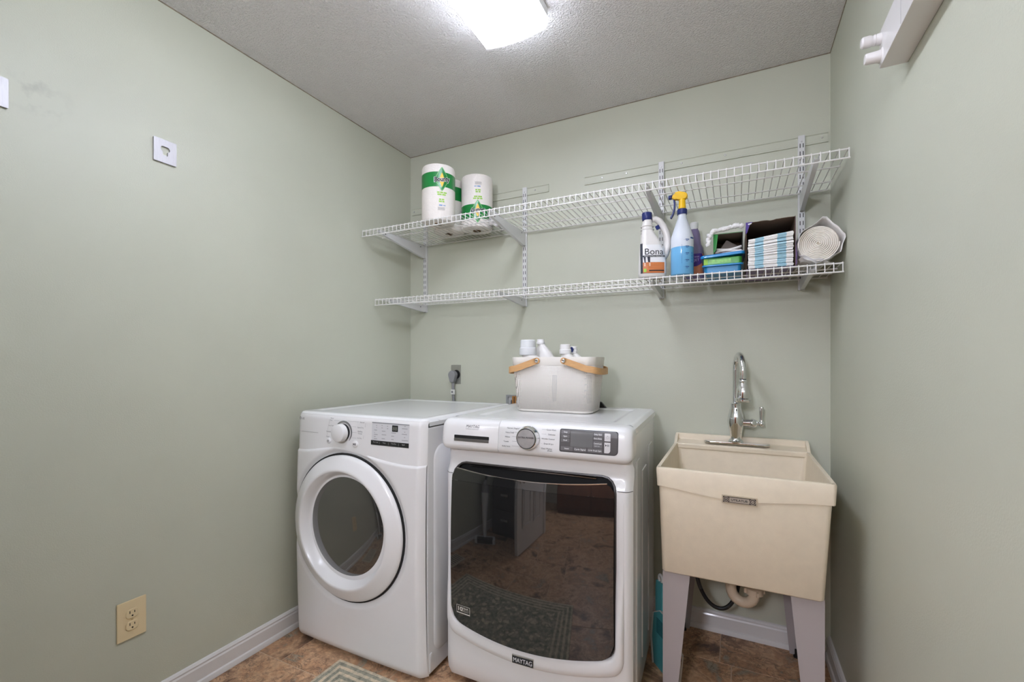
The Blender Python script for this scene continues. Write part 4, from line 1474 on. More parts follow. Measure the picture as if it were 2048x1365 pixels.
def towel_roll(x, y, face, up, label, rz=0.0):
    """face: direction (radians) the print faces; up = +1 or -1 for upside-down print"""
    t = thing('paper_towel_roll', label, 'paper towel', (x, y, ZU), group='paper towel rolls')
    R, HT = 0.083, 0.276
    MB().lathe([(0.022, 0.0005), (R - 0.012, 0.0005), (R - 0.003, 0.004), (R, 0.012), (R, HT - 0.012), (R - 0.004, HT - 0.003), (R - 0.014, HT), (0.022, HT)], n=48).build('paper', M_PAPER, t)
    MB().lathe([(0.022, 0.0), (0.022, HT), (0.0205, HT), (0.0205, 0.0), (0.022, 0.0)], n=24).build('core', M_CARD, t)

    def f(off):
        def g(s, h):
            a = face + s / R * up
            hh = h if up > 0 else HT - h
            return ((R + off) * math.cos(a), (R + off) * math.sin(a), hh)
        return g
    zb0, zb1 = 0.160, 0.232
    bw = MB()
    bw.lathe([(R + 0.0006, zb0 if up > 0 else HT - zb1), (R + 0.0006, zb1 if up > 0 else HT - zb0)], n=48)
    band = bw.build('green_band', M_GREENP, t)

    def diamond(cz, hw, hh, off, m, name, parent):
        d = MB()
        w_ = lambda z: hw * (1 - abs(z - cz) / hh) ** 0.85 if abs(z - cz) < hh else 0.0
        d.rows(f(off), lambda z: -w_(z), lambda z: w_(z), cz - hh, cz + hh, 14, 8)
        return d.build(name, m, parent)
    cz = 0.197
    diamond(cz, 0.036, 0.060, 0.0012, mat('light_green_print', srgb(120, 190, 110), rough=0.4), 'logo_outline', band)
    diamond(cz, 0.032, 0.055, 0.0017, M_GREENP, 'logo_diamond', band)
    diamond(cz - 0.004, 0.013, 0.036, 0.0022, M_YEL, 'logo_sun', band)
    mb = MB()
    text_into(mb, 'Bounty', 0.032, lambda a, b: f(0.0030)(a, cz - 0.011 + b + 0.12 * a), 'CENTER', bold=0.075, width=0.080)
    mb.build('logo_halo', M_WHITEINK, band, smooth=0)
    mb = MB()
    text_into(mb, 'Bounty', 0.032, lambda a, b: f(0.0038)(a, cz - 0.011 + b + 0.12 * a), 'CENTER', bold=0.034, width=0.074)
    mb.build('logo_lettering', M_INK, band, smooth=0)
    mb = MB()
    for (z, ws) in ((0.128, (0.012, 0.014, 0.016)), (0.118, (0.02, 0.018)), (0.094, (0.01, 0.012)), (0.084, (0.014, 0.01))):
        q = -sum(ws) / 2 - 0.003
        for w0 in ws:
            mb.rows(f(0.0012), lambda t_: q, lambda t_: q + w0, z, z + 0.0065, 1, 3)
            q += w0 + 0.003
    mb.build('print_lines', M_LIME, t, smooth=0)
    mb = MB()
    mb.rows(f(0.0012), lambda t_: -0.014, lambda t_: 0.002, 0.066, 0.0715, 1, 3)
    mb.rows(f(0.0012), lambda t_: 0.006, lambda t_: 0.018, 0.067, 0.0705, 1, 3)
    mb.build('print_mark', M_BLUEP, t, smooth=0)
    mb = MB()
    for z in (0.046, 0.051, 0.056):
        mb.rows(f(0.0012), lambda t_: -0.02, lambda t_: 0.014, z, z + 0.0022, 1, 4)
    mb.build('small_print', mat('grey_print', srgb(170, 165, 160), rough=0.6), t, smooth=0)
    return t


towel_roll(0.435, -0.318, math.radians(-43), 1, 'paper towel roll at the shelf edge, green band and logo upright near its top')
towel_roll(0.381, -0.143, math.radians(70), 1, 'plain side of a paper towel roll standing between the two printed rolls')
towel_roll(0.548, -0.128, math.radians(-57), -1, 'paper towel roll standing upside down, green band near its base')
# torn wrap slumped beside the rolls
wp = MB()
rnd = random.Random(3)
nz = [[rnd.uniform(-1, 1) for _ in range(17)] for _ in range(13)]


def wrapf(u, v):
    i, j = int(round(u * 16)), int(round(v * 12))
    q = nz[j][i]
    a = math.radians(-75) + u * math.radians(150)
    r = 0.070 + 0.012 * q - 0.02 * v
    zz = 0.004 + 0.085 * v * (1 - 0.3 * u) + 0.006 * q * (v > 0)
    return (0.632 + r * math.cos(a) * 0.75, -0.112 + r * math.sin(a), ZU + zz)


wp.grid(wrapf, 16, 12)
tag(wp.build('torn_wrap', mat('clear_film', srgb(228, 224, 220), rough=0.25, trans=0.3, coat=0.4), None, thick=0.0008, smooth=80), 'crumpled white plastic wrap beside the upside-down paper towel roll', 'plastic wrap')

# ------------------------------------------------------------------ lower shelf, left to right
# white floor cleaner jug with side handle
M_JUG = mat('white_bottle_plastic', srgb(228, 225, 220), rough=0.35, coat=0.15)
M_NAVY = mat('navy_plastic', srgb(38, 50, 110), rough=0.35)
jb = thing('cleaner_jug', 'white floor cleaner jug with navy cap and hollow side handle', 'bottle', (1.475, -0.270, ZL), math.radians(22))
jz = [0, 0.006, 0.02, 0.06, 0.11, 0.15, 0.175, 0.195, 0.215, 0.235, 0.243, 0.25]
jl = [-0.050, -0.056, -0.058, -0.057, -0.054, -0.050, -0.048, -0.046, -0.044, -0.041, -0.036, -0.020]   # left edge
jr = [0.044, 0.050, 0.052, 0.052, 0.044, 0.026, 0.010, 0.001, -0.003, -0.004, -0.008, -0.020]           # right edge
jd = [0.030, 0.035, 0.036, 0.036, 0.035, 0.032, 0.028, 0.025, 0.022, 0.0195, 0.016, 0.004]
jx = [(a + b) / 2 for a, b in zip(jl, jr)]
jh = [(b - a) / 2 for a, b in zip(jl, jr)]


def jugf(u, v):
    k = int(round(v * (len(jz) - 1)))
    a = 2 * PI * u
    c, s_ = math.cos(a), math.sin(a)
    p = 0.62 if jz[k] < 0.18 else 0.85
    return (jx[k] + jh[k] * math.copysign(abs(c) ** p, c), jd[k] * math.copysign(abs(s_) ** p, s_), jz[k])


jm = MB().grid(jugf, 36, len(jz) - 1, cu=True)
jm.f.append(tuple(range(36)))
jm.f.append(tuple(range(36 * (len(jz) - 1), 36 * len(jz))))
jm.build('body', M_JUG, jb, smooth=60)
for zz in (0.186, 0.200, 0.214):
    k = 7
    MB().tube([(-0.0225 + 0.025 * math.cos(a), 0.0245 * math.sin(a), zz) for a in [2 * PI * q / 24 for q in range(24)]], 0.0022, 6, closed=True).build('grip_ridge', M_JUG, jb)
MB().tube([(-0.004, 0, 0.243), (0.010, 0, 0.245), (0.026, 0, 0.236), (0.042, 0, 0.214), (0.054, 0, 0.186), (0.060, 0, 0.155), (0.058, 0, 0.125), (0.050, 0, 0.100), (0.040, 0, 0.085)],
          [0.012, 0.013, 0.014, 0.0145, 0.0145, 0.0145, 0.0145, 0.015, 0.015], 12).build('handle', M_JUG, jb)
MB().lathe([(0.018, 0.240), (0.0205, 0.247), (0.0205, 0.268), (0.019, 0.271), (0, 0.271)], (-0.024, 0, 0), 'z', 28).build('cap', M_NAVY, jb)
MB().tube([(0.012, -0.016, 0.213), (0.019, -0.016, 0.199)], 0.0085, 10).build('handle_tag', M_NAVY, jb)


def jfront(x, z):
    # front of the jug's superellipse
    k = 0
    while k < len(jz) - 2 and jz[k + 1] < z:
        k += 1
    t = (z - jz[k]) / (jz[k + 1] - jz[k])
    cx = jx[k] + (jx[k + 1] - jx[k]) * t
    hw = jh[k] + (jh[k + 1] - jh[k]) * t
    d = jd[k] + (jd[k + 1] - jd[k]) * t
    q = min(0.985, abs((x - cx) / hw))
    c = q ** (1 / 0.62)
    return -d * (math.sqrt(1 - c * c) ** 0.62)


def jlab(x0, x1, z0, z1, off, m, name, parent=jb, nx=10):
    mb = MB()
    mb.rows(lambda x, z: (x, jfront(x, z) - off, z), lambda t_: x0, lambda t_: x1, z0, z1, 10, nx)
    return mb.build(name, m, parent)


lab = jlab(-0.047, 0.043, 0.016, 0.132, 0.0012, mat('label_white', srgb(235, 235, 235), rough=0.4), 'label')
jlab(-0.0545, -0.047, 0.016, 0.140, 0.0016, mat('label_dark_side', srgb(62, 66, 76), rough=0.4, var=0.5, vscale=120), 'label_side', lab, 4)
jlab(-0.047, 0.038, 0.0165, 0.060, 0.0020, mat('label_wood_floor', srgb(206, 124, 70), rough=0.4, var=0.1, vscale=60, aniso=(0.2, 1, 3)), 'floor_picture', lab)
jlab(-0.047, 0.036, 0.0165, 0.022, 0.0024, mat('label_wood_low', srgb(196, 112, 60), rough=0.4), 'floor_strip', lab)
jlab(-0.024, 0.036, 0.024, 0.0285, 0.0026, M_INK, 'label_line', lab)
jlab(-0.047, 0.040, 0.082, 0.0885, 0.0024, M_INK, 'label_band', lab)
jlab(-0.044, -0.034, 0.020, 0.034, 0.0032, M_LIME, 'label_square', lab, 3)
mb = MB()
for (x0, x1, z0, z1) in ((-0.045, -0.037, 0.056, 0.0825), (-0.031, -0.020, 0.060, 0.0825)):
    mb.rows(lambda x, z: (x, jfront(x, z) - 0.0028, z), lambda t_: x0 + (z1 - t_) * 0.15, lambda t_: x1, z0, z1, 4, 3)
mb.build('trouser_picture', mat('label_trousers', srgb(45, 48, 60), rough=0.5), lab)
mb = MB()
for x0 in (-0.043, -0.024):
    mb.rows(lambda x, z: (x, jfront(x, z) - 0.0030, z), lambda t_: x0, lambda t_: x0 + 0.006, 0.044, 0.058, 3, 2)
mb.build('feet_picture', mat('label_skin', srgb(232, 190, 160), rough=0.5), lab)
mb = MB()
text_into(mb, 'Bona', 0.036, lambda a, b: (-0.004 + a, jfront(-0.004 + a, 0.0915 + b) - 0.0020, 0.0915 + b), 'CENTER', width=0.074)
mb.build('lettering', M_INK, lab, smooth=0)
mb = MB()
text_into(mb, 'Hardwood Floor Cleaner Refill', 0.0055, lambda a, b: (-0.004 + a, jfront(-0.004 + a, 0.0835 + b) - 0.0030, 0.0835 + b), 'CENTER', width=0.076)
mb.build('band_lettering', M_WHITEINK, lab, smooth=0)

# spray bottle
sb = thing('spray_bottle', 'clear spray bottle of blue liquid with yellow trigger head', 'spray bottle', (1.589, -0.274, ZL))
sb.scale = (0.97, 0.97, 0.938)
M_CLEAR = mat('cloudy_plastic', srgb(214, 226, 236), rough=0.22, trans=0.55, ior=1.2)
M_LIQ = mat('blue_liquid', srgb(112, 178, 222), rough=0.15, coat=0.5, spec=0.3)
M_YELP = mat('yellow_plastic', srgb(246, 196, 22), rough=0.35)
SBP = [(0.0, 0.001), (0.041, 0.001), (0.0445, 0.005), (0.0445, 0.155), (0.043, 0.166), (0.036, 0.190), (0.026, 0.222), (0.0185, 0.245), (0.016, 0.262), (0.0155, 0.268)]
MB().lathe([(0.0445, 0.118)] + SBP[3:], n=40).build('upper_shell', mat('cloudy_plastic_top', srgb(222, 228, 235), rough=0.3, trans=0.08, ior=1.2), sb, smooth=60)
MB().lathe(SBP[:3] + [(0.0445, 0.118), (0.0, 0.1185)], n=40).build('blue_fill', M_LIQ, sb, smooth=60, label='blue liquid filling two thirds of the bottle')
MB().tube([(0.0, 0, 0.02), (0.002, 0.002, 0.12), (0, 0, 0.27)], 0.003, 8).build('dip_tube', M_CLEAR, sb)
MB().lathe([(0.0185, 0.262), (0.0195, 0.264), (0.0195, 0.283), (0.017, 0.286), (0.010, 0.286)], n=28).build('collar', M_NAVY, sb)


def ca(deg, r, z):
    a = math.radians(deg)
    return (r * math.cos(a), r * math.sin(a), z)


FD = -62                    # side that faces the camera
mb = MB()
for k in range(5):
    z = 0.030 + 0.0285 * k
    for (d0, d1, h) in ((-13, -9, 0.001), (-6, 14, 0.0035), (-4, 8, 0.002)):
        zz = z - (0.005 if h == 0.002 else 0)
        mb.rows(lambda s, q: ca(FD + s, 0.0449, q), lambda t_: d0, lambda t_: d1, zz, zz + h, 1, 5)
mb.rows(lambda s, q: ca(FD + s, 0.0449, q), lambda t_: -24, lambda t_: -23, 0.045, 0.125, 4, 1)
mb.rows(lambda s, q: ca(FD + s, 0.0449, q), lambda t_: 22, lambda t_: 50, 0.150, 0.157, 2, 6)
mb.build('scale_marks', mat('blue_scale_print', srgb(52, 92, 150), rough=0.5), sb, smooth=0)
mb = MB()
for z in (0.05, 0.062, 0.074, 0.086):
    mb.rows(lambda s, q: ca(FD + s, 0.0449, q), lambda t_: 27, lambda t_: 52, z, z + 0.008, 1, 6)
mb.build('side_print', mat('blue_block_print', srgb(66, 142, 205), rough=0.5), sb, smooth=0)
# trigger head, pointing to the left
hdm = MB()
hdm.lathe([(0.0150, 0.286), (0.0145, 0.295), (0.0125, 0.325), (0.0125, 0.335)], n=20)
hdm.prism([(-0.040, 0.336), (-0.036, 0.350), (-0.030, 0.352), (-0.026, 0.360), (-0.012, 0.362), (0.004, 0.357), (0.016, 0.352), (0.021, 0.345), (0.021, 0.335), (0.014, 0.327), (-0.012, 0.326), (-0.022, 0.330), (-0.030, 0.329)], -0.0125, 0.0125, 'y')
hdo = hdm.build('trigger_head', M_YELP, sb, bevel=0.0025, seg=2)
MB().lathe([(0.0, -0.054), (0.007, -0.054), (0.0095, -0.051), (0.0095, -0.042), (0.006, -0.038)], (0, 0, 0.343), 'x', 14).build('nozzle', M_NAVY, hdo)
MB().strip([(-0.032, 0, 0.330), (-0.029, 0, 0.312), (-0.030, 0, 0.290), (-0.036, 0, 0.268), (-0.045, 0, 0.252)], 0.016, 0.007, up=(0, 1, 0)).build('trigger', M_NAVY, hdo, bevel=0.002)
MB().strip([(-0.030, 0, 0.352), (-0.040, 0, 0.350), (-0.046, 0, 0.342)], 0.012, 0.005, up=(0, 1, 0)).build('nozzle_guard', M_NAVY, hdo)

# purple refill bottle behind
pb = thing('refill_bottle', 'purple mop refill bottle with white cap behind the spray bottle', 'bottle', (1.622, -0.118, ZL))
M_PURP = mat('purple_plastic', srgb(122, 112, 146), rough=0.3, coat=0.3)
pz = [0.0, 0.004, 0.012, 0.09, 0.115, 0.14, 0.155, 0.20, 0.215, 0.222, 0.23]
pw = [0.036, 0.040, 0.041, 0.041, 0.040, 0.037, 0.029, 0.024, 0.020, 0.016, 0.014]


def purf(u, v):
    k = int(round(v * (len(pz) - 1)))
    a = 2 * PI * u
    c, s_ = math.cos(a), math.sin(a)
    p = 0.7
    return (pw[k] * math.copysign(abs(c) ** p, c), 0.8 * pw[k] * math.copysign(abs(s_) ** p, s_), pz[k])


pm = MB().grid(purf, 32, len(pz) - 1, cu=True)
pm.f.append(tuple(range(32)))
pm.build('body', M_PURP, pb, smooth=60)
MB().lathe([(0.015, 0.222), (0.0165, 0.226), (0.0165, 0.250), (0.015, 0.252), (0, 0.252)], n=24).build('cap', M_WHITEINK, pb)


def pfront(x, z):
    q = min(0.98, abs(x) / 0.041)
    c = q ** (1 / 0.7)
    return -0.8 * 0.041 * (math.sqrt(1 - c * c) ** 0.7)


mb = MB()
mb.rows(lambda x, z: (x, pfront(x, z) - 0.0008, z), lambda t_: -0.036, lambda t_: 0.0385, 0.022, 0.112, 8, 12)
plb = mb.build('label', mat('orange_label', srgb(208, 132, 96), rough=0.4, var=0.08, vscale=50, aniso=(0.2, 1, 3)), pb)
mb = MB()
wcirc = lambda z: 0.034 * math.sqrt(max(0, 1 - ((z - 0.092) / 0.034) ** 2))
mb.rows(lambda x, z: (x, pfront(x, z) - 0.0016, z), lambda t_: -wcirc(t_) + 0.004, lambda t_: min(0.0385, wcirc(t_) + 0.004), 0.0585, 0.112, 14, 10)
mb.build('label_disc', mat('violet_print', srgb(66, 36, 130), rough=0.4), plb)
mb = MB()
text_into(mb, 'JET', 0.015, lambda a, b: (0.013 + a, pfront(0.013 + a, 0) - 0.0024, 0.080 + b), 'CENTER', bold=0.01)
text_into(mb, 'wet', 0.013, lambda a, b: (0.013 + a, pfront(0.013 + a, 0) - 0.0024, 0.095 + b), 'CENTER', bold=0.01)
mb.build('lettering', mat('pale_violet_print', srgb(170, 150, 210), rough=0.5), plb, smooth=0)

# blue tub of wipes
wt = thing('wipes_tub', 'blue plastic wipes tub with green labels and ajar lid', 'tub', (1.735, -0.19, ZL))
M_BLUE = mat('bright_blue_plastic', srgb(22, 132, 196), rough=0.3, coat=0.3)
MB().prism(rrect(-0.066, 0.066, -0.075, 0.09, 0.014, 5), 0.0, 0.030, 'z').build('tub', mat('blue_translucent', srgb(40, 130, 180), rough=0.35), wt, bevel=0.003)
MB().prism(rrect(-0.0735, 0.0735, -0.085, 0.095, 0.014, 5), 0.029, 0.035, 'z').build('tub_flange', M_BLUE, wt, bevel=0.0015)
gt = MB().prism(rrect(-0.068, 0.068, -0.078, 0.088, 0.012, 5), 0.035, 0.062, 'z').build('wipes_pack', mat('green_pack', srgb(70, 158, 62), rough=0.3, var=0.25, vscale=30), wt, bevel=0.003)
MB().box(-0.066, -0.052, -0.0788, -0.0775, 0.037, 0.060).build('pack_stripe', M_LIME, gt, smooth=0)
MB().box(-0.046, 0.030, -0.0788, -0.0775, 0.042, 0.055).build('pack_print', mat('pale_green_print', srgb(140, 205, 110), rough=0.4, var=0.3, vscale=90), gt, smooth=0)
lid = MB().prism(rrect(-0.078, 0.078, -0.09, 0.095, 0.014, 5), 0.0, 0.012, 'z').build('lid', M_BLUE, wt, bevel=0.003)
lid.location = (0, 0, 0.064)
lid.rotation_euler = (0, math.radians(-3.0), 0)
MB().box(-0.055, 0.06, -0.07, 0.08, 0.012, 0.0135).build('lid_label', mat('lid_print', srgb(150, 196, 110), rough=0.35, var=0.3, vscale=25), lid, smooth=0)
MB().box(0.0, 0.072, -0.084, -0.05, 0.012, 0.0138).build('lid_white_corner', M_WHITEINK, lid, smooth=0)

# cardboard packet lying open on the tub, with a dusting cloth inside and a fluffy duster over it
gb = thing('duster_packet', 'open green cardboard packet on the wipes tub with grey lining', 'box', (1.752, -0.175, ZL + 0.082), math.radians(2))
M_GREENB = mat('green_carton', srgb(60, 150, 76), rough=0.35, coat=0.3)
bx = MB()
bx.box(-0.052, -0.0505, -0.07, 0.09, 0, 0.078).build('carton_side', M_GREENB, gb, smooth=0)
MB().box(0.0505, 0.052, -0.07, 0.09, 0, 0.078).build('carton_side', mat('carton_dark', srgb(62, 64, 60), rough=0.5), gb, smooth=0)
MB().box(-0.052, 0.052, -0.07, 0.09, 0.0765, 0.078).build('carton_top', M_GREENB, gb, smooth=0)
MB().box(-0.052, 0.052, -0.07, 0.09, 0, 0.0015).build('carton_bottom', mat('carton_wine', srgb(110, 60, 76), rough=0.5), gb, smooth=0)
MB().box(-0.0505, 0.0505, 0.0885, 0.09, 0.0015, 0.0765).build('carton_back', mat('carton_inner', srgb(112, 98, 82), rough=0.8), gb, smooth=0)
MB().box(-0.0504, 0.0504, -0.068, 0.0884, 0.0750, 0.0764).build('carton_lining', mat('carton_inner', srgb(112, 98, 82)), gb, smooth=0)
MB().add([(-0.052, -0.07, 0.0), (-0.052, -0.07, 0.078), (-0.036, -0.088, 0.070), (-0.042, -0.088, 0.012)], [(0, 1, 2, 3)]).build('carton_flap', M_GREENB, gb, thick=0.001, smooth=0)
MB().add([(-0.034, 0.0, 0.020), (0.046, 0.0, 0.022), (0.040, 0.01, 0.040), (0.0, 0.012, 0.068), (-0.005, 0.012, 0.068)], [(0, 1, 2, 3, 4)]).build('inner_flap', mat('grey_card', srgb(142, 132, 124), rough=0.8), gb, thick=0.0015, smooth=0)
M_CLOTH = mat('white_cloth', srgb(236, 233, 230), rough=0.9, bump=0.5, bscale=300)
for k in range(2):
    cm = MB()
    cm.grid(lambda u, v: (-0.046 + 0.094 * u, -0.066 + 0.14 * v, 0.006 + 0.009 * k + 0.004 * math.sin(5 * u + 2 * k) * (1 - v) + 0.006 * u), 12, 8)
    cm.build('cloth', M_CLOTH, gb, thick=0.007, smooth=80)
# fluffy duster strip across the top
M_FLUFF = mat('white_fluff', srgb(240, 239, 236), rough=1.0, bump=0.9, bscale=160, spec=0.1)
fm = MB()
pts = [(1.684, -0.262, ZL + 0.112), (1.686, -0.262, ZL + 0.134), (1.690, -0.262, ZL + 0.154), (1.704, -0.258, ZL + 0.170), (1.735, -0.252, ZL + 0.174), (1.755, -0.25, ZL + 0.177), (1.775, -0.25, ZL + 0.182), (1.795, -0.25, ZL + 0.182), (1.806, -0.25, ZL + 0.176)]
pp = []
for a, b in zip(pts, pts[1:]):
    for k in range(4):
        t = k / 4
        pp.append(tuple(a[i] + (b[i] - a[i]) * t + rnd.uniform(-0.0022, 0.0022) for i in range(3)))
fm.tube(pp, [0.0092 + rnd.uniform(-0.0028, 0.0024) for _ in pp], 11)
tag(fm.build('duster', M_FLUFF, None, smooth=80), 'fluffy white duster strip draped over the green packet', 'duster')

# open carton of folded pads
cb = thing('pad_carton', 'open purple carton packed with folded white pads', 'box', (1.895, -0.18, ZL))
M_CIN = mat('carton_brown_inside', srgb(104, 84, 68), rough=0.85)
M_CPUR = mat('carton_purple', srgb(112, 92, 132), rough=0.4, coat=0.2)
cw, cd0, cd1, ch = 0.079, -0.115, 0.165, 0.178
MB().box(-cw, -cw + 0.0015, cd0, cd1, 0, ch).build('carton_side', M_CIN, cb, smooth=0)
MB().add([(cw - 0.0015, cd0, 0), (cw, cd0, 0), (cw, cd1, 0), (cw - 0.0015, cd1, 0), (cw - 0.0015, cd0, ch + 0.004), (cw, cd0, ch + 0.004), (cw, cd1, ch), (cw - 0.0015, cd1, ch)],
         [(0, 3, 2, 1), (4, 5, 6, 7), (0, 1, 5, 4), (1, 2, 6, 5), (2, 3, 7, 6), (3, 0, 4, 7)]).build('carton_side', M_CIN, cb, smooth=0)
MB().box(cw, cw + 0.0008, cd0, cd1, 0, ch).build('carton_outer', M_CPUR, cb, smooth=0)
MB().box(-cw, cw, cd1 - 0.0015, cd1, 0, ch).build('carton_back', M_CIN, cb, smooth=0)
MB().box(-cw, cw, cd0, cd1, 0, 0.0015).build('carton_base', M_CPUR, cb, smooth=0)
tpm = MB()
edge = [(-cw, 0)] + [(-cw + 2 * cw * k / 16, rnd.uniform(-0.003, 0.002) + (0.008 if k in (8, 9) else 0)) for k in range(1, 16)] + [(cw, 0)]
tpm.add([(x, cd0 + 0.004 + q, ch - 0.0015 + 0.004 * (x + cw) / (2 * cw)) for x, q in edge] + [(x, cd1, ch - 0.0015) for x, q in edge], [(k, k + 1, k + 1 + len(edge), k + len(edge)) for k in range(len(edge) - 1)])
tpm.build('carton_top', M_CIN, cb, thick=0.0015, smooth=0)
MB().add([(-cw - 0.001, cd0 - 0.0012, ch - 0.045), (-cw + 0.004, cd0 - 0.0012, ch - 0.038), (-cw + 0.012, cd0 - 0.0012, ch - 0.012), (-cw + 0.022, cd0 - 0.0012, ch - 0.001), (-cw - 0.001, cd0 - 0.0012, ch - 0.001)], [(0, 1, 2, 3, 4)]).build('torn_flap', mat('violet_print', (0, 0, 0, 1)), cb, thick=0.001, smooth=0, label='torn violet corner')
MB().add([(-cw + 0.006, cd0 - 0.002, ch - 0.006), (-cw + 0.019, cd0 - 0.002, ch - 0.004), (-cw + 0.018, cd0 - 0.002, ch - 0.008), (-cw + 0.008, cd0 - 0.002, ch - 0.011)], [(0, 1, 2, 3)]).build('flap_print', M_WHITEINK, cb, smooth=0)
MB().add([(cw + 0.0008, cd0, 0), (cw + 0.0008, cd0, 0.075), (cw + 0.0035, cd0 - 0.012, 0.045), (cw + 0.003, cd0 - 0.012, 0.008)], [(0, 1, 2, 3)]).build('bent_flap', M_CPUR, cb, thick=0.001, smooth=0)
# the folded pads: each one a thing of its own, in a leaning pile
M_PADW = mat('pad_white', srgb(248, 246, 242), rough=0.9)
M_PADB = mat('pad_blue', srgb(172, 212, 226), rough=0.9)


def pad_mesh():
    xs = [-0.072, -0.050, -0.022, 0.022, 0.050, 0.072]
    vs, fs, mi = [], [], []
    hh = 0.0021
    for i, x in enumerate(xs):
        for (y, z) in ((-0.1180, -hh * 0.78), (-0.1188, 0.0), (-0.1180, hh * 0.78), (-0.108, hh * 0.8), (0.15, hh * 0.8), (0.15, -hh * 0.8), (-0.108, -hh * 0.8)):
            vs.append((x, y + 0.002 * math.sin(i * 1.7), z))
    for i in range(5):
        for j in range(7):
            a, b = i * 7 + j, i * 7 + (j + 1) % 7
            fs.append((a, b, b + 7, a + 7))
            mi.append(1 if i in (1, 3) else 0)
    fs += [tuple(range(7)), tuple(range(35, 42))]
    mi += [0, 0]
    me = bpy.data.meshes.new('folded_pad')
    me.from_pydata(vs, [], fs)
    me.materials.append(M_PADW)
    me.materials.append(M_PADB)
    me.polygons.foreach_set('material_index', mi)
    bm = bmesh.new()
    bm.from_mesh(me)
    bmesh.ops.recalc_face_normals(bm, faces=bm.faces)
    bm.to_mesh(me)
    bm.free()
    return me


pm_ = pad_mesh()
NPAD = 26
ORD = 'second third fourth fifth sixth seventh eighth ninth tenth eleventh twelfth thirteenth fourteenth fifteenth sixteenth seventeenth eighteenth nineteenth twentieth twenty-first twenty-second twenty-third twenty-fourth twenty-fifth'.split()
for k in range(NPAD):
    o = link('folded_pad', pm_, None)
    lift_ = max(0, k - 4) * 0.00035
    o.location = (1.895 + rnd.uniform(-0.0012, 0.0012), -0.18 + rnd.uniform(-0.004, 0.003) + 0.002, ZL + 0.0055 + k * 0.00425 + (0.0035 if k > 18 else 0))
    o.rotation_euler = (0, -lift_ * 16, rnd.uniform(-0.008, 0.008))
    if k == 18:
        o.scale = (1.02, 1.02, 2.2)
        o.location.z += 0.003
    if k > 18:
        o.location.z += 0.004
    q = NPAD - k
    place = 'topmost' if q == 1 else ('lowest' if k == 0 else ORD[q - 2] + ' from the top')
    tag(o, 'folded white pad with two blue stripes, %s in the purple carton pile' % place, 'cleaning pad', 'folded pads in the carton')

# big loosely bagged roll of white pads at the shelf end
br = thing('bagged_roll', 'large roll of white wipes in an open plastic bag at the shelf end', 'wipes roll', (2.043, -0.18, ZL + 0.0755))
M_ROLL = mat('roll_white', srgb(240, 234, 222), rough=0.85)
sp_ = MB()
turns = 10
pts = []
for k in range(turns * 24 + 1):
    a = 2 * PI * k / 24
    r = 0.005 + 0.057 * k / (turns * 24)
    pts.append((r * math.cos(a), -0.112 - 0.0 + 0.012 * (1 - r / 0.062) * -0.3, r * math.sin(a)))
sv = []
for (x, y, z) in pts:
    sv += [(x, y, z), (x, y + 0.22, z)]
sp_.add(sv, [(2 * k, 2 * k + 1, 2 * k + 3, 2 * k + 2) for k in range(len(pts) - 1)])
sp_.build('wound_wipes', M_ROLL, br, thick=0.0038, smooth=60)
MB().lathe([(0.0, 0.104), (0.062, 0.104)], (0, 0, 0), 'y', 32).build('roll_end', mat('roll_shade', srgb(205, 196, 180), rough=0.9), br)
bag = MB()
NB = 48
# hexagonal-ish crumpled mouth narrowing back onto the roll
def bagr(a, t):
    base = 0.0655 + 0.002 * math.sin(5 * a + 3 * t)
    V = [(-30, 0.074), (12, 0.079), (80, 0.098), (165, 0.068), (205, 0.076), (265, 0.0735), (330, 0.074)]
    deg = math.degrees(a)
    if deg > 330:
        deg -= 360
    for (d0, r0), (d1_, r1) in zip(V, V[1:]):
        if d0 <= deg <= d1_:
            # straight film edge between two corners
            x0, y0_, x1, y1_ = r0 * math.cos(math.radians(d0)), r0 * math.sin(math.radians(d0)), r1 * math.cos(math.radians(d1_)), r1 * math.sin(math.radians(d1_))
            ca0, sa0 = math.cos(math.radians(deg)), math.sin(math.radians(deg))
            mouth = max(0.0655, (x0 * y1_ - x1 * y0_) / (ca0 * (y1_ - y0_) - sa0 * (x1 - x0)))
            break
    r = base + (mouth - base) * (1 - t) ** 1.4
    if a > PI:
        r = min(r, 0.0735 / max(0.05, abs(math.sin(a))))
    return r


def bagf(u, v):
    a = 2 * PI * u
    r = bagr(a, v) * (1 + 0.015 * math.sin(11 * a + 7 * v))
    return (min(0.077, max(-0.0585, r * math.cos(a))), -0.122 + 0.25 * v - 0.007 * math.sin(3 * a) * (1 - v), max(-0.0735, r * math.sin(a)))


bag.grid(bagf, NB, 12, cu=True)
bag.build('bag', mat('white_film_bag', srgb(240, 238, 235), rough=0.4, coat=0.15), br, thick=0.0006, smooth=80)
fold = MB()
fold.grid(lambda u, v: (-0.056 + 0.095 * u + 0.004 * math.sin(9 * v), -0.125 + 0.035 * v, -0.072 + 0.032 * (1 - u) * (1 - 0.7 * v) + 0.004 * math.sin(12 * u)), 14, 6)
fold.build('bag_fold', mat('white_film_fold', srgb(232, 230, 228), rough=0.35, coat=0.2), br, thick=0.0006, smooth=80)

# ------------------------------------------------------------------ basket of detergent jugs on the washer
ca_, sa_ = math.cos(WA), math.sin(WA)
ZT = 0.9805
bk = thing('storage_basket', 'white perforated metal basket with two bent wood handles on the washer', 'basket', (1.09, -0.350, ZT), WA)


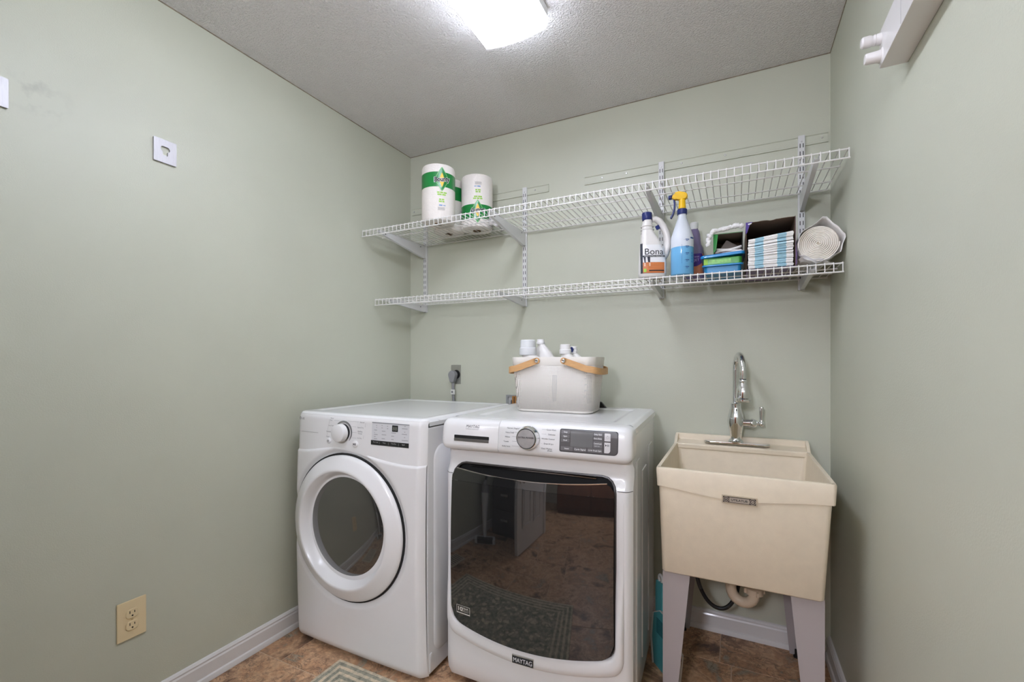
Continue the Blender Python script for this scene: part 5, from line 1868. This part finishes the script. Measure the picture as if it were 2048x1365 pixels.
def mesh_material():
    m = mat('perforated_white_metal', srgb(226, 220, 210), rough=0.45)
    nt = m.node_tree
    b = nt.nodes['Principled BSDF']
    tc = nt.nodes.new('ShaderNodeTexCoord')
    sp = nt.nodes.new('ShaderNodeSeparateXYZ')
    nt.links.new(tc.outputs['Object'], sp.inputs[0])

    def M(op, a, b_=None):
        q = nt.nodes.new('ShaderNodeMath')
        q.operation = op
        for k, s_ in enumerate((a, b_)):
            if s_ is None:
                continue
            if isinstance(s_, (int, float)):
                q.inputs[k].default_value = s_
            else:
                nt.links.new(s_, q.inputs[k])
        return q.outputs[0]
    K = 2 * PI / 0.0115
    s_ = M('ADD', sp.outputs['X'], sp.outputs['Y'])
    h = M('MULTIPLY', M('COSINE', M('MULTIPLY', s_, K)), M('COSINE', M('MULTIPLY', sp.outputs['Z'], K)))
    hole = M('GREATER_THAN', M('ABSOLUTE', h), 0.64)
    al = M('SUBTRACT', 1.0, hole)
    nt.links.new(al, b.inputs['Alpha'])
    return m


M_PERF = mesh_material()
HB = 0.232


def bring(z, inset=0.0):
    t = z / HB
    hx = 0.166 + 0.019 * t - inset
    hy = 0.092 + 0.014 * t - inset
    return [(a, b, z) for a, b in rrect(-hx, hx, -hy, hy, 0.042 - inset * 0.5, 8)]


def loft(loops):
    m = MB()
    n = len(loops[0])
    m.add([p for l in loops for p in l], [(j * n + i, j * n + (i + 1) % n, (j + 1) * n + (i + 1) % n, (j + 1) * n + i) for j in range(len(loops) - 1) for i in range(n)])
    return m


bw = loft([bring(0.010), bring(0.198)])
bw.build('perforated_wall', M_PERF, bk, thick=0.0012, smooth=60)
bf = loft([[(a * 0.93, b * 0.9, 0.0) for a, b, c in bring(0.0)], [(a * 0.985, b * 0.975, 0.003) for a, b, c in bring(0.0)], bring(0.011)])
bf.f.append(tuple(range(len(bring(0)))))
bf.build('floor_pan', mat('basket_white', srgb(228, 223, 214), rough=0.4), bk, thick=0.001, smooth=60)
rm = loft([bring(0.197, -0.0005), bring(0.2, -0.0016), bring(0.228, -0.0016), bring(HB, -0.0004), bring(HB, 0.002), bring(0.2, 0.002)])
rm.build('rim_band', mat('basket_white', (0, 0, 0, 1)), bk, smooth=50)
for sg in (-1, 1):
    # a bent wooden band pivoted on the long sides and folded down over the end
    px, pz_ = sg * 0.058, 0.2165
    ex, ez = sg * 0.202, 0.172
    hy = 0.110
    pth = []
    for k in range(8):
        t = k / 8
        pth.append((px + (ex - sg * 0.05 - px) * t, -hy - 0.002, pz_ + (ez + 0.012 - pz_) * t))
    for k in range(13):
        a = -PI / 2 + PI * k / 12
        pth.append((ex - sg * 0.05 + sg * 0.05 * max(0, math.cos(a)) ** 0.6, (hy + 0.002) * math.sin(a) if abs(math.sin(a)) > 0.999 else (hy + 0.002) * math.copysign(abs(math.sin(a)) ** 0.6, math.sin(a)), ez + 0.012 * (1 - max(0, math.cos(a)))))
    for k in range(8):
        t = 1 - (k + 1) / 8
        pth.append((px + (ex - sg * 0.05 - px) * t, hy + 0.002, pz_ + (ez + 0.012 - pz_) * t))
    hm = MB().strip(pth, 0.026, 0.005, up=(0, 0, 1))
    for yy in (-hy - 0.0045, hy - 0.0005):
        hm.prism(circle(px, pz_, 0.013, 20), yy, yy + 0.005, 'y')
    ho = hm.build('handle', M_WOOD, bk, smooth=45, label='bent pale wood handle')
    MB().lathe([(0.0075, 0.0), (0.0075, 0.003), (0.005, 0.0042), (0.002, 0.0036), (0.0, 0.0036)], (px, -hy - 0.004, pz_), 'y', 18).build('screw', M_CHROME, ho)


def wloc(x, y):
    return (1.09 + x * ca_ - y * sa_, -0.350 + x * sa_ + y * ca_)


def jug(name, label, x, y, w_, d_, h, capr, caph, capm, capname='cap', neck=0.0, rot=0.0, capx=0.0, bodym=None):
    X, Y = wloc(x, y)
    t = thing(name, label, 'bottle', (X, Y, ZT + 0.005), WA + rot, group='bottles in the basket')
    zs = [0.0, 0.004, 0.014, h * 0.62, h * 0.78, h * 0.90, h, h + neck]
    ks = [0.86, 0.96, 1.0, 1.0, 0.93, 0.66, capr * 1.0 / w_ * 1.05, capr / w_ * 0.95]

    def f(u, v):
        k = int(round(v * 7))
        a = 2 * PI * u
        c, s_ = math.cos(a), math.sin(a)
        p = 0.55 if k < 5 else 0.9
        kx = w_ * ks[k]
        ky = d_ * ks[k] if k < 6 else capr * (1.0 if k == 6 else 0.95)
        off = capx * (max(0, k - 3) / 4)
        return (off + kx * math.copysign(abs(c) ** p, c), ky * math.copysign(abs(s_) ** p, s_), zs[k])
    m = MB().grid(f, 32, 7, cu=True)
    m.f.append(tuple(range(32)))
    m.f.append(tuple(range(32 * 7, 32 * 8)))
    m.build('body', bodym or M_JUG, t, smooth=60)
    z0 = h + neck * 0.4
    MB().lathe([(capr * 1.0, z0), (capr * 1.18, z0 + 0.002), (capr * 1.18, z0 + caph * 0.45), (capr * 1.08, z0 + caph * 0.5), (capr * 1.05, z0 + caph * 0.95), (capr * 0.92, z0 + caph), (0, z0 + caph)], (capx, 0, 0), 'z', 28).build(capname, capm, t)
    return t


M_CAPW = mat('white_cap', srgb(236, 234, 232), rough=0.35)
M_CAPC = mat('frosted_cap', srgb(240, 242, 243), rough=0.3, trans=0.2, ior=1.2)
j1 = jug('detergent_bottle', 'white detergent jug at front left of the basket with frosted measuring cap', -0.088, -0.034, 0.066, 0.040, 0.232, 0.032, 0.068, M_CAPC, neck=0.008, capx=-0.040)
j2 = jug('detergent_bottle', 'white bottle with slanted neck behind the frosted cap in the basket', -0.078, 0.052, 0.056, 0.034, 0.282, 0.016, 0.024, M_CAPW, neck=0.008, capx=-0.022)
j3 = jug('detergent_bottle', 'white jug at front right of the basket with ribbed white cap', 0.070, -0.034, 0.060, 0.040, 0.236, 0.021, 0.042, M_CAPW, neck=0.008, capx=-0.028)
j4 = jug('detergent_bottle', 'white bottle with navy mark on its cap at back right of the basket', 0.082, 0.052, 0.052, 0.034, 0.240, 0.016, 0.032, M_CAPW, neck=0.006, capx=-0.030)
MB().lathe([(0.014, 0.235), (0.016, 0.262), (0.020, 0.270), (0.020, 0.276), (0.012, 0.288), (0.0, 0.29)], (-0.040, 0, 0), 'z', 20).build('spout', M_CAPW, j1)
mb = MB().prism([(-0.038, 0.252), (-0.028, 0.248), (-0.022, 0.262), (-0.030, 0.273), (-0.039, 0.270)], -0.0205, -0.0180, 'y')
mb.build('cap_mark', M_NAVY, j4, smooth=0)
mb = MB()
for k in range(6):
    for q in range(3):
        z = 0.06 + 0.024 * k
        mb.box(0.0585, 0.0632, -0.02 + 0.014 * q, -0.02 + 0.014 * q + 0.010, z, z + 0.006)
mb.build('label_print', mat('blue_grey_print', srgb(120, 145, 165), rough=0.5), j3, smooth=0)

for jj, (lx, hx_, hy_) in ((j2, (0.0, 0.0565, 0.0345)), (j4, (0.0, 0.0525, 0.0345))):
    MB().grid(lambda u, v: (lx + hx_ * math.copysign(abs(math.cos(PI + PI * u)) ** 0.55, math.cos(PI + PI * u)), -hy_ * abs(math.sin(PI * u)) ** 0.55, 0.03 + 0.12 * v), 20, 2).build('label', mat('slate_blue_label', srgb(92, 108, 124), rough=0.5), jj, smooth=60)

# washer supply valves on the wall behind the gap between the machines
sv_ = thing('supply_valve_box', 'grey wall box with brass water valve behind the left end of the basket', 'valve box', (0.66, 0, 0.90))
M_BOXG = mat('box_grey', srgb(150, 152, 150), rough=0.4, var=0.15, vscale=70)
for (a, b, c, e) in ((0.0, 0.012, 0.0, 0.112), (0.108, 0.12, 0.0, 0.112), (0.012, 0.108, 0.100, 0.112), (0.012, 0.108, 0.0, 0.012)):
    MB().box(a, b, -0.010, 0, c, e).build('box_frame', M_BOXG, sv_, bevel=0.001, seg=1)
MB().box(0.012, 0.108, -0.003, 0, 0.012, 0.100).build('box_back', mat('box_white', srgb(200, 200, 198), rough=0.5), sv_, smooth=0)
for x in (0.03, 0.072):
    MB().lathe([(0.011, 0.02), (0.011, 0.085), (0.006, 0.090), (0, 0.090)], (x, -0.02, 0), 'z', 14).build('valve', mat('braided_hose_grey', srgb(185, 186, 186), rough=0.4, metal=0.5, var=0.3, vscale=300), sv_)
M_OR = mat('brass', srgb(190, 138, 84), rough=0.35, metal=0.4)
for x in (0.047, 0.062):
    MB().box(x, x + 0.011, -0.032, -0.012, 0.03, 0.108).build('brass_lever', M_OR, sv_, bevel=0.002, seg=1)
MB().box(0.058, 0.062, -0.030, -0.012, 0.03, 0.104).build('lever_gap', mat('brass_dark', srgb(70, 46, 30), rough=0.5), sv_, smooth=0)
blk = MB().prism([(-0.05, 0.0), (0.012, 0.0), (-0.014, 0.030), (-0.05, 0.034)], -0.010, 0.010, 'y').build('black_wedge', M_BLACK, None, bevel=0.002)  # plain wedge shape for an unidentified black item
blk.location = (1.252, -0.19, ZT + 0.0005)
blk.rotation_euler = (0, 0, WA)
tag(blk, 'black wedge-shaped item behind the right end of the basket', 'wedge')

# ------------------------------------------------------------------ behind the camera (seen mirrored in the appliance doors)
vc = thing('stick_vacuum', 'white stick vacuum leaning by the wall, mirrored in the washer door', 'vacuum', (0.19, -2.10, 0), math.radians(150))
M_VAC = mat('vacuum_white', srgb(215, 215, 215), rough=0.35)
MB().prism(rrect(-0.13, 0.13, -0.05, 0.06, 0.02, 4), 0.005, 0.05, 'z').build('floor_head', M_VAC, vc, bevel=0.008)
MB().prism(rrect(-0.10, 0.10, -0.052, 0.02, 0.01, 3), 0.012, 0.054, 'z').build('brush_window', M_BLACK, vc, bevel=0.004)
MB().tube([(0, 0.02, 0.04), (0, 0.06, 0.2), (0, 0.09, 0.45)], [0.02, 0.03, 0.05], 16).build('body', M_VAC, vc)
MB().tube([(0, 0.09, 0.44), (0, 0.13, 0.72), (0, 0.15, 0.95)], [0.05, 0.045, 0.02], 16).build('motor', mat('vacuum_grey', srgb(150, 150, 152), rough=0.4), vc)
MB().tube([(0, 0.15, 0.93), (0, 0.17, 1.1), (0, 0.13, 1.16), (0, 0.10, 1.1)], 0.014, 10).build('grip', M_BLACK, vc)
tw = thing('storage_tower', 'black drawer tower in the rear corner, mirrored in the washer door', 'storage tower', (0.32, -2.585, 0))
M_TOW = mat('black_plastic', srgb(32, 32, 33), rough=0.35)
MB().box(-0.2, 0.2, -0.19, 0.17, 0, 1.05).build('frame', M_TOW, tw, bevel=0.008)
for k in range(4):
    d = MB().box(-0.185, 0.185, 0.168, 0.188, 0.04 + 0.25 * k, 0.27 + 0.25 * k).build('drawer', mat('smoke_plastic', srgb(58, 58, 60), rough=0.2), tw, bevel=0.006)
    MB().box(-0.05, 0.05, 0.187, 0.200, 0.16 + 0.25 * k, 0.18 + 0.25 * k).build('handle', M_STEEL, d, bevel=0.003)
vt = thing('floor_vent', 'pale floor vent by the outlet wall, mirrored in the washer door', 'vent', (0.14, -1.52, 0))
MB().box(-0.07, 0.07, -0.15, 0.15, 0, 0.005).build('frame', mat('vent_beige', srgb(190, 176, 155), rough=0.4), vt, bevel=0.002)
for k in range(10):
    MB().box(-0.05, 0.05, -0.13 + 0.027 * k, -0.13 + 0.027 * k + 0.006, 0.005, 0.0062).build('slot', M_GAP, vt, smooth=0)
hc = thing('hall_cabinet', 'dark brown wooden cabinet in the hall, mirrored in the washer door', 'cabinet', (1.45, -4.1, 0))
M_BRN = mat('dark_brown_wood', srgb(92, 54, 34), rough=0.35, var=0.2, vscale=6, aniso=(8, 8, 0.7))
MB().box(-0.66, 0.66, -0.2, 0.2, 0.06, 2.1).box(-0.64, 0.64, -0.18, 0.18, 0, 0.06).build('carcass', M_BRN, hc, bevel=0.004)
for sx in (-1, 1):
    d = MB().box(min(sx * 0.01, sx * 0.64), max(sx * 0.01, sx * 0.64), 0.2, 0.222, 0.1, 2.06).build('door', M_BRN, hc, bevel=0.004)
    MB().box(sx * 0.05 - 0.008, sx * 0.05 + 0.008, 0.222, 0.24, 1.0, 1.14).build('handle', M_STEEL, d, bevel=0.003)
